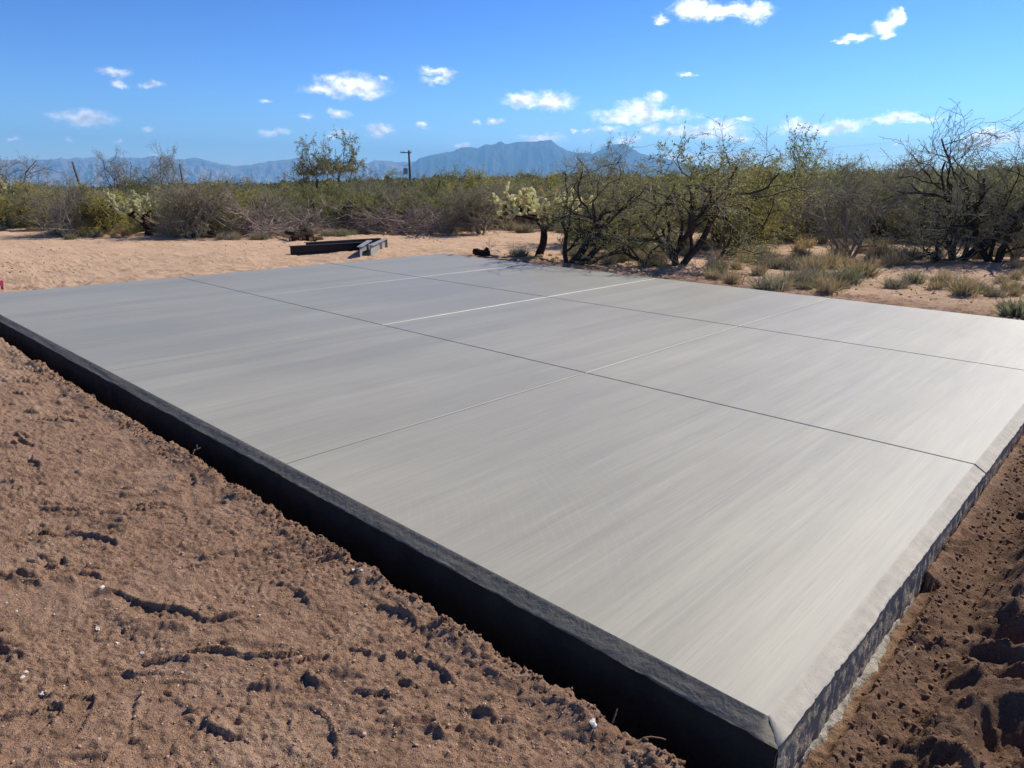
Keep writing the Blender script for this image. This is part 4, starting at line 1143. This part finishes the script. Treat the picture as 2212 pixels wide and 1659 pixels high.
# stump by the slab
def stump():
    P = G(1040, 553); x, y = P[0], max(P[1], Y1+.25)
    root = empty('dead_stump', (x, y, H(x, y)-.02), .4); tag(root, 'rotten reddish stump with pale dead twigs at the far slab edge left of the cholla', 'stump')
    mb = MB(); th = np.linspace(0, 1, 6)
    mb.tube(np.stack([-.22+.44*th, .03*np.sin(th*6), .07+.02*np.cos(th*5)], -1), [.06, .085, .075, .09, .08, .06], 9)
    mb.tube(np.array([[.08, 0, .05], [.12, .02, .13], [.15, 0, .17]]), [.07, .06, .04], 7); obj('stump_body', mb.mesh('stump_body', M['log'], True), root)
    for sd, a in ((1, .3), (2, 1.3), (3, -.4)):
        o = obj('dead_twig', STK[sd], root); o.scale = (.3, .3, .3); o.location = (.15, 0, .08); o.rotation_euler = (0, -.7, a)
stump()
# log stack
def logs():
    rg = np.random.default_rng(8)
    k = 0
    names = iter(['leftmost', 'second-from-left', 'third-from-left', 'third-from-right', 'second-from-right', 'rightmost', 'left', 'middle', 'right', 'single topmost'])
    for px, py, zz in ((628, 522, 0), (638, 521, 0), (649, 522, 0), (660, 521, 0), (671, 522, 0), (679, 521, 0), (640, 521, .13), (652, 520, .15), (664, 520, .14), (655, 519, .28)):
        P = G(px, py)
        root = empty('cut_log', (P[0], P[1], gz(P[0], P[1])+.07+zz), math.atan2(-to_cam[1], -to_cam[0]) + rg.normal(0, .35))
        root.rotation_euler[1] = rg.normal(0, .12)
        tag(root, next(names) + (' bottom-row' if zz == 0 else ' second-row' if zz < .2 else '') + ' cut log in the small stack left of the steel beams', 'log', 'stack of cut logs left of the steel beams')
        mb = MB(); r = rg.uniform(.055, .085); L = rg.uniform(.5, .8); t = np.linspace(0, 1, 5)
        mb.tube(np.stack([t*L, .03*np.sin(t*3), 0*t], -1), r*rg.uniform(.9, 1.1, 5), 9, cap=True); obj('bark', mb.mesh('log_bark', M['log'], True), root)
        mb = MB(); mb.tube(np.array([[-.006, 0, 0], [.0, 0, 0]]), r*.78, 9); obj('sawn_end', mb.mesh('log_end', M['cut']), root); k += 1
logs()
for sx, sy, s_, lab in ((652, 516, .9, 'dark broken branch sticking up out of the log stack'),):
    P = G(sx, sy+4); o = obj('broken_branch', STK[3]); o.location = (P[0], P[1], gz(P[0], P[1])+.1); o.rotation_euler = (0, -.5, 2.2); o.scale = (.6, .6, .6); tag(o, lab, 'branch')

# ------------------------------------------------------------------ steel beams
def ibeam(A, B, h, w, label, mat, tw=.010, tf=.016, stiff=(), z0=0., web_mat=None, tilt=0.):
    A = np.array(A); B = np.array(B); d = B-A; L = np.linalg.norm(d)
    root = empty('steel_beam', tuple(A)); root.rotation_euler = (tilt, -math.asin(d[2]/L), math.atan2(d[1], d[0]))
    tag(root, label, 'steel beam', 'steel beams beside the slab')
    def part(name, x0, x1, y0, y1, za, zb, m):
        mb = MB(); mb.box(x0, x1, y0, y1, za, zb); return obj(name, mb.mesh(name, m), root)
    part('web', 0, L, -tw/2, tw/2, tf, h-tf, web_mat or mat)
    part('flange', 0, L, -w/2, w/2, 0, tf, mat); part('flange', 0, L, -w/2, w/2, h-tf, h, mat)
    for s in stiff:
        part('stiffener', s, s+.012, tw/2+.001, w/2-.004, tf+.001, h-tf-.001, M['steel_pale']); part('stiffener', s, s+.012, -w/2+.004, -tw/2-.001, tf+.001, h-tf-.001, M['steel_pale'])
    part('end_plate', L+.001, L+.013, -w/2-.005, w/2+.005, -.002, h+.002, mat)
    return root
def GP(px, py, dz=0.): p = G(px, py); p[2] += dz; return p
A = GP(628, 551); B = GP(786, 541); ibeam(A, B, .205, .14, 'long dark steel beam lying nearest the slab with its shaded side forward', M['steel_black'], stiff=())
A = GP(662, 543); B = GP(819, 532); ibeam(A, B, .215, .14, 'long dark steel beam lying behind the nearest one', M['steel_black'])
A = GP(778, 557); B = GP(799, 541); ibeam(A, B, .25, .12, 'short grey steel beam with a lit web, left of the pair at the beams\' right end', M['steel'], stiff=(.65*np.linalg.norm(np.array(B)-A),))
A = GP(801, 553); B = GP(832, 536); ibeam(A, B, .245, .12, 'short grey steel beam with a pale stiffener, rightmost of the beams', M['steel'], stiff=(.62*np.linalg.norm(np.array(B)-A),))

# ------------------------------------------------------------------ utility poles and wires
def pole(px, pyb, ytop, dist, label, lean=0., arm=False):
    d = ray(px, 500); k = dist/math.hypot(d[0], d[1]); x, y = CAM[0]+d[0]*k, CAM[1]+d[1]*k; z = gz(x, y)
    e = azel(px, ytop)[1]; top = CAM[2] + dist*math.tan(e); hgt = top - z
    root = empty('utility_pole', (x, y, z-.3)); tag(root, label, 'utility pole')
    off = rightv*lean
    mb = MB(); mb.tube(np.array([[0, 0, 0], [off[0]*.5, off[1]*.5, hgt*.5], [off[0], off[1], hgt+.3]]), [.17, .14, .11], 10); obj('shaft', mb.mesh('pole_shaft', M['pole'], True), root)
    if arm:
        def pt(u, zz, t=0): v = rightv*u + to_cam*t; return [v[0]+off[0], v[1]+off[1], hgt+.3+zz]
        mb = MB(); mb.tube(np.array([pt(-1.0, -.25), pt(.30, -.25)]), .06, 6); obj('crossarm', mb.mesh('crossarm', M['pole']), root)
        for u in (-.95, -.6, .25):
            mb = MB(); mb.tube(np.array([pt(u, -.19), pt(u, -.02)]), [.05, .03], 6); obj('insulator', mb.mesh('insulator', M['metal_grey']), root)
        mb = MB(); mb.tube(np.array([pt(-.45, -2.0, .1), pt(-.45, -2.7, .1)]), .26, 12); obj('transformer', mb.mesh('transformer', M['metal_grey']), root)
        mb = MB(); mb.tube(np.array([pt(-.45, -1.7, .1), pt(-.05, -1.6, 0)]), .03, 5); obj('bracket', mb.mesh('bracket', M['metal_grey']), root)
    return np.array([x+off[0], y+off[1], z+hgt])
pole(196, 400, 350, 95, 'leaning utility pole left of the treetops on the left', lean=-.9)
pole(410, 405, 355, 120, 'thin utility pole beside the dense grey treetop', lean=-.4)
pole(890, 385, 325, 88, 'utility pole with crossarm and transformer right of the two tall trees', arm=True, lean=-.1)
def wire(p0, p1, d0, d1, label):
    a = ray(*p0)*d0 + CAM; b = ray(*p1)*d1 + CAM; t = np.linspace(0, 1, 24)[:, None]
    q = a + (b-a)*t; q[:, 2] -= 1.2*4*(t*(1-t))[:, 0]; mb = MB(); mb.tube(q, .005, 4)
    tag(obj('power_line', mb.mesh('power_line', M['pole'])), label, 'power line')
wire((1560, 316), (2300, 252), 120, 75, 'upper thin power line crossing the sky at the right')
wire((1600, 334), (2300, 290), 120, 75, 'lower thin power line crossing the sky at the right')
# distant white buildings
def shed(px, py, dist, w, h, label, ang):
    d = ray(px, py); k = dist/math.hypot(d[0], d[1]); x, y = CAM[0]+d[0]*k, CAM[1]+d[1]*k; z = CAM[2]+d[2]*k
    root = empty('distant_building', (x, y, z-h), ang); tag(root, label, 'building')
    mb = MB(); mb.box(-w/2, w/2, -w*.3, w*.3, 0, h*.7); obj('wall', mb.mesh('wall', M['paint_white']), root)
    mb = MB(); V = [(-w*.52, -w*.33, h*.7), (w*.52, -w*.33, h*.7), (w*.52, w*.33, h*.7), (-w*.52, w*.33, h*.7), (-w*.52, 0, h), (w*.52, 0, h)]
    mb.add(V, [(0, 1, 5, 4), (2, 3, 4, 5)]); mb.add(V, [(0, 4, 3), (1, 2, 5)]); obj('roof', mb.mesh('roof', M['paint_white']), root)
    mb = MB(); mb.box(-.6, .6, -w*.3-.05, -w*.3-.01, 0, 2.1); obj('door', mb.mesh('door', M['metal_grey']), root)
shed(1722, 383, 330, 5, 3.4, 'tiny white building far behind the thicket right of the yellow-leaved tree', .3)
shed(1806, 386, 210, 6, 2.6, 'tiny white roof glinting behind the rounded dark grey mesquite', .8)

# ------------------------------------------------------------------ pink marker
def marker():
    x, y = X0-CW-.06, -.02
    P = G(6, 628); 
    root = empty('survey_stake', (P[0], P[1], gz(P[0], P[1])-.05)); tag(root, 'small stake with pink ribbon at the slab\'s left edge', 'stake')
    mb = MB(); mb.box(-.02, .02, -.012, .012, 0, .20); obj('stake', mb.mesh('stake', M['log']), root)
    mb = MB(); mb.box(-.028, .028, -.02, .02, .13, .21); mb.box(.02, .05, -.01, -.005, .06, .15); obj('ribbon', mb.mesh('ribbon', M['pink']), root)
marker()

# ------------------------------------------------------------------ stones, clods, roots
def pebble(name, seed, mat, sub=2):
    import bmesh
    rg = np.random.default_rng(seed); bm = bmesh.new(); bmesh.ops.create_icosphere(bm, subdivisions=sub, radius=1)
    ph = rg.uniform(0, 6, 6); sc_ = rg.uniform(.6, 1.1, 3)
    for v in bm.verts:
        c = v.co; k = 1 + .32*math.sin(c.x*3+ph[0])*math.sin(c.y*3+ph[1]) + .26*math.sin(c.z*5+ph[2]+c.x*4) + rg.uniform(-.06, .06)
        v.co = Vector((c.x*sc_[0]*k, c.y*sc_[1]*k, c.z*.65*k))
    me = bpy.data.meshes.new(name); bm.to_mesh(me); bm.free(); me.materials.append(mat); return me
def scatter(name, label, cat, n, fn, seed, mat, sub=1, variants=6):
    rg = np.random.default_rng(seed)
    protos = []
    for i in range(variants):
        me = pebble('tmp', seed+i, mat, sub); v = np.empty(len(me.vertices)*3); me.vertices.foreach_get('co', v)
        f = np.empty(len(me.polygons)*3, dtype=np.int32); me.polygons.foreach_get('vertices', f); protos.append((v.reshape(-1, 3), f.reshape(-1, 3))); bpy.data.meshes.remove(me)
    Vs = []; Fs = []; o = 0
    for k in range(n):
        x, y, s = fn(rg); z = H(x, y); v, f = protos[rg.integers(variants)]
        a = rg.uniform(0, 6.28); c, sn = math.cos(a), math.sin(a)
        R = np.array([[c, -sn, 0], [sn, c, 0], [0, 0, 1]]); R2 = np.array(Matrix.Rotation(rg.uniform(-.5, .5), 3, 'X'))
        Vs.append(v @ (R @ R2).T*s + (x, y, z+s*.22)); Fs.append(f+o); o += len(v)
    me = mesh_np(name, np.concatenate(Vs), np.concatenate(Fs), mat, True)
    tag(obj(name, me), label, cat, kind='stuff')
def fl(rg):
    while True:
        x = -abs(rg.normal(0, 2.6))+.15; y = rg.uniform(-2.1, -.24)
        if x > -10: return x, y, abs(rg.normal(0, .0022))+.0018
def fr(rg):
    while True:
        y = rg.uniform(-.4, 7.5); x = FX + .04 + abs(rg.normal(0, .55))
        return x, y, abs(rg.normal(0, .0048))+.0025
def frd(rg):
    y = rg.uniform(.0, 7.5)**1.0; x = FX + .05 + abs(rg.normal(0, .14)); return x, y, abs(rg.normal(0, .0058))+.003
def flip_(rg):
    x = rg.uniform(-8, .1); return x, -.045-.15-abs(rg.normal(0, .06)), abs(rg.normal(0, .0042))+.003
scatter('gravel', 'fine pale gravel strewn over the dug soil', 'gravel', 3800, fl, 400, M['stone'])
scatter('pale_gravel', 'small white quartz grains strewn over the dug soil', 'gravel', 170, lambda r: (lambda t: (t[0], t[1], t[2]*.95))(fl(r)), 410, M['stone_white'])
scatter('soil_clods', 'crumbly clods of dug soil beside the right-hand face', 'soil', 1700, fr, 420, M['clod'])
scatter('soil_clods', 'crumbly clods of dug soil piled against the slab', 'soil', 1300, frd, 430, M['clod'])
scatter('soil_crumbs', 'soil crumbs along the lip of the trench', 'soil', 1600, flip_, 440, M['clod'])
def fback(rg):
    px = rg.uniform(0, 2212); py = np.interp(px, [0, 960, 2212], [600, 540, 670]) - rg.random()*60
    P = G(px, py); s = abs(rg.normal(0, .009))+.006
    if Y0-.3 < P[1] < Y1+.15 and X0-.2 < P[0] < X1+.3: return P[0], Y1+.25, s*.6
    return P[0], P[1], s
scatter('scattered_stones', 'small stones and clods on the ground beyond the slab', 'stones', 900, fback, 450, M['clod'])
# white stones one can pick out
WS = [((222, 1282), .016, 'white stone in the middle of the left-hand soil'), ((210, 1358), .012, 'white stone below the biggest one in the left-hand soil'),
      ((252, 1386), .012, 'white stone right of centre in the left-hand group of pebbles'), ((57, 1455), .013, 'white round stone near the lower left edge'),
      ((50, 1472), .010, 'white flat stone just below the round one near the left edge'), ((306, 1412), .011, 'long white stone between the boot prints'),
      ((1280, 1580), .022, 'white rough stone with a shaded hollow near the trench at the bottom'), ((1047, 1516), .010, 'small white pebble above the bottom edge near the trench'),
      ((92, 1502), .012, 'cream stone low at the left edge'), ((15, 1308), .010, 'small white stone at the very left edge'),
      ((1052, 1108), .012, 'white pebble on the lip of the trench at mid length'), ((560, 1330), .010, 'pale pebble beside a boot print'),
      ((950, 2140*.5486), .010, 'pale pebble close to the trench')]
for i, ((px, py), s, lab) in enumerate(WS):
    for zz in (-.14,):
        P = G(px, py, zz)
        if P[1] > FY-.2 : P[1] = FY-.24
        o = obj('white_stone', pebble('white_stone', 470+i, M['stone_white'], 2)); s *= .8; o.scale = (s, s, s); o.location = (P[0], P[1], H(P[0], P[1])+s*.3); o.rotation_euler = (0, 0, i)
        tag(o, lab, 'stone')
# roots and dry stems poking from the trench lip
ROOTS = [((462, 985), .10, 'pale forked root sticking up from the trench lip'), ((478, 998), .08, 'pale root stub leaning over the trench beside the forked one'),
         ((738, 1162), .075, 'curled pale stem standing on the trench lip'), ((1178, 1495), .05, 'thin curled root on the lip low in the picture'),
         ((1400, 1588), .09, 'pale hooked root over the trench near the slab corner'), ((545, 1092), .05, 'thin pale stem between the forked root and the curled stem'),
         ((1330, 1560), .05, 'thin dark stem on the trench lip near the slab corner')]
rg = np.random.default_rng(17)
for i, ((px, py), L, lab) in enumerate(ROOTS):
    P = G(px, py, -.14); x, y = P[0], min(max(P[1], FY-.21), FY-.17); z = H(x, y-.03)
    mb = MB(); n = 7; p = np.array([x, y-.01, z-.01]); d = np.array([rg.normal(0, .3), .45, 1.]); pts = [p]
    for k in range(n):
        d = d + rg.normal(0, .32, 3); d /= np.linalg.norm(d); p = p + d*L/n; pts.append(p)
    mb.tube(np.array(pts), np.linspace(.0035, .0018, n+1), 5)
    if i == 0: mb.tube(np.array([pts[3], pts[3]+[.03, .01, .02], pts[3]+[.035, .01, .05]]), .0022, 5)
    tag(obj('dry_root', mb.mesh('dry_root', M['root'], True)), lab, 'root')
# dry stems on the right-hand bank
for i, (px, py, L) in enumerate(((1905, 1400, .12), (2035, 1262, .10), (1925, 1368, .07), (2100, 1120, .10))):
    P = G(px, py, -.2); x, y = max(P[0], FX+.1), P[1]; mb = MB(); p = np.array([x, y, H(x, y)+.005]); d = np.array([rg.normal(0, .6), rg.normal(0, .6), .5]); pts = [p]
    for k in range(5): d = d + rg.normal(0, .3, 3); d[2] -= .05; d /= np.linalg.norm(d); p = p + d*L/5; pts.append(p)
    mb.tube(np.array(pts), .0022, 5)
    tag(obj('straw', mb.mesh('straw', M['root'], True)), ('dry straw lying on the dug soil near the slab corner', 'dry straw on the soil below the boot holes', 'short dry straw beside the longer one near the corner', 'dry straw at the foot of the slab face up the right side')[i], 'straw')

# labels that came out alike are told apart by their order in the view
def _px(o):
    d = np.array(o.matrix_world.translation if o.parent else o.location) - CAM; return 1106 + FPX*(d @ _r2)/(d @ _fw)
_by = {}
for o in list(COL.objects):
    if o.parent is None and o.get('group') in ('bushes and trees of the thicket', 'dry grass clumps behind the slab', 'low grey shrubs behind the slab', 'small green shrubs behind the slab'):
        _by.setdefault(o['label'], []).append(o)
for lab, os_ in _by.items():
    if len(os_) > 1:
        os_.sort(key=_px); n = len(os_)
        for i, o in enumerate(os_):
            w = 'left-hand' if i == 0 else 'right-hand' if i == n-1 else 'middle' if n == 3 else ('second' if i == 1 else 'third' if i == 2 else 'fourth')
            o['label'] = w + ' ' + lab
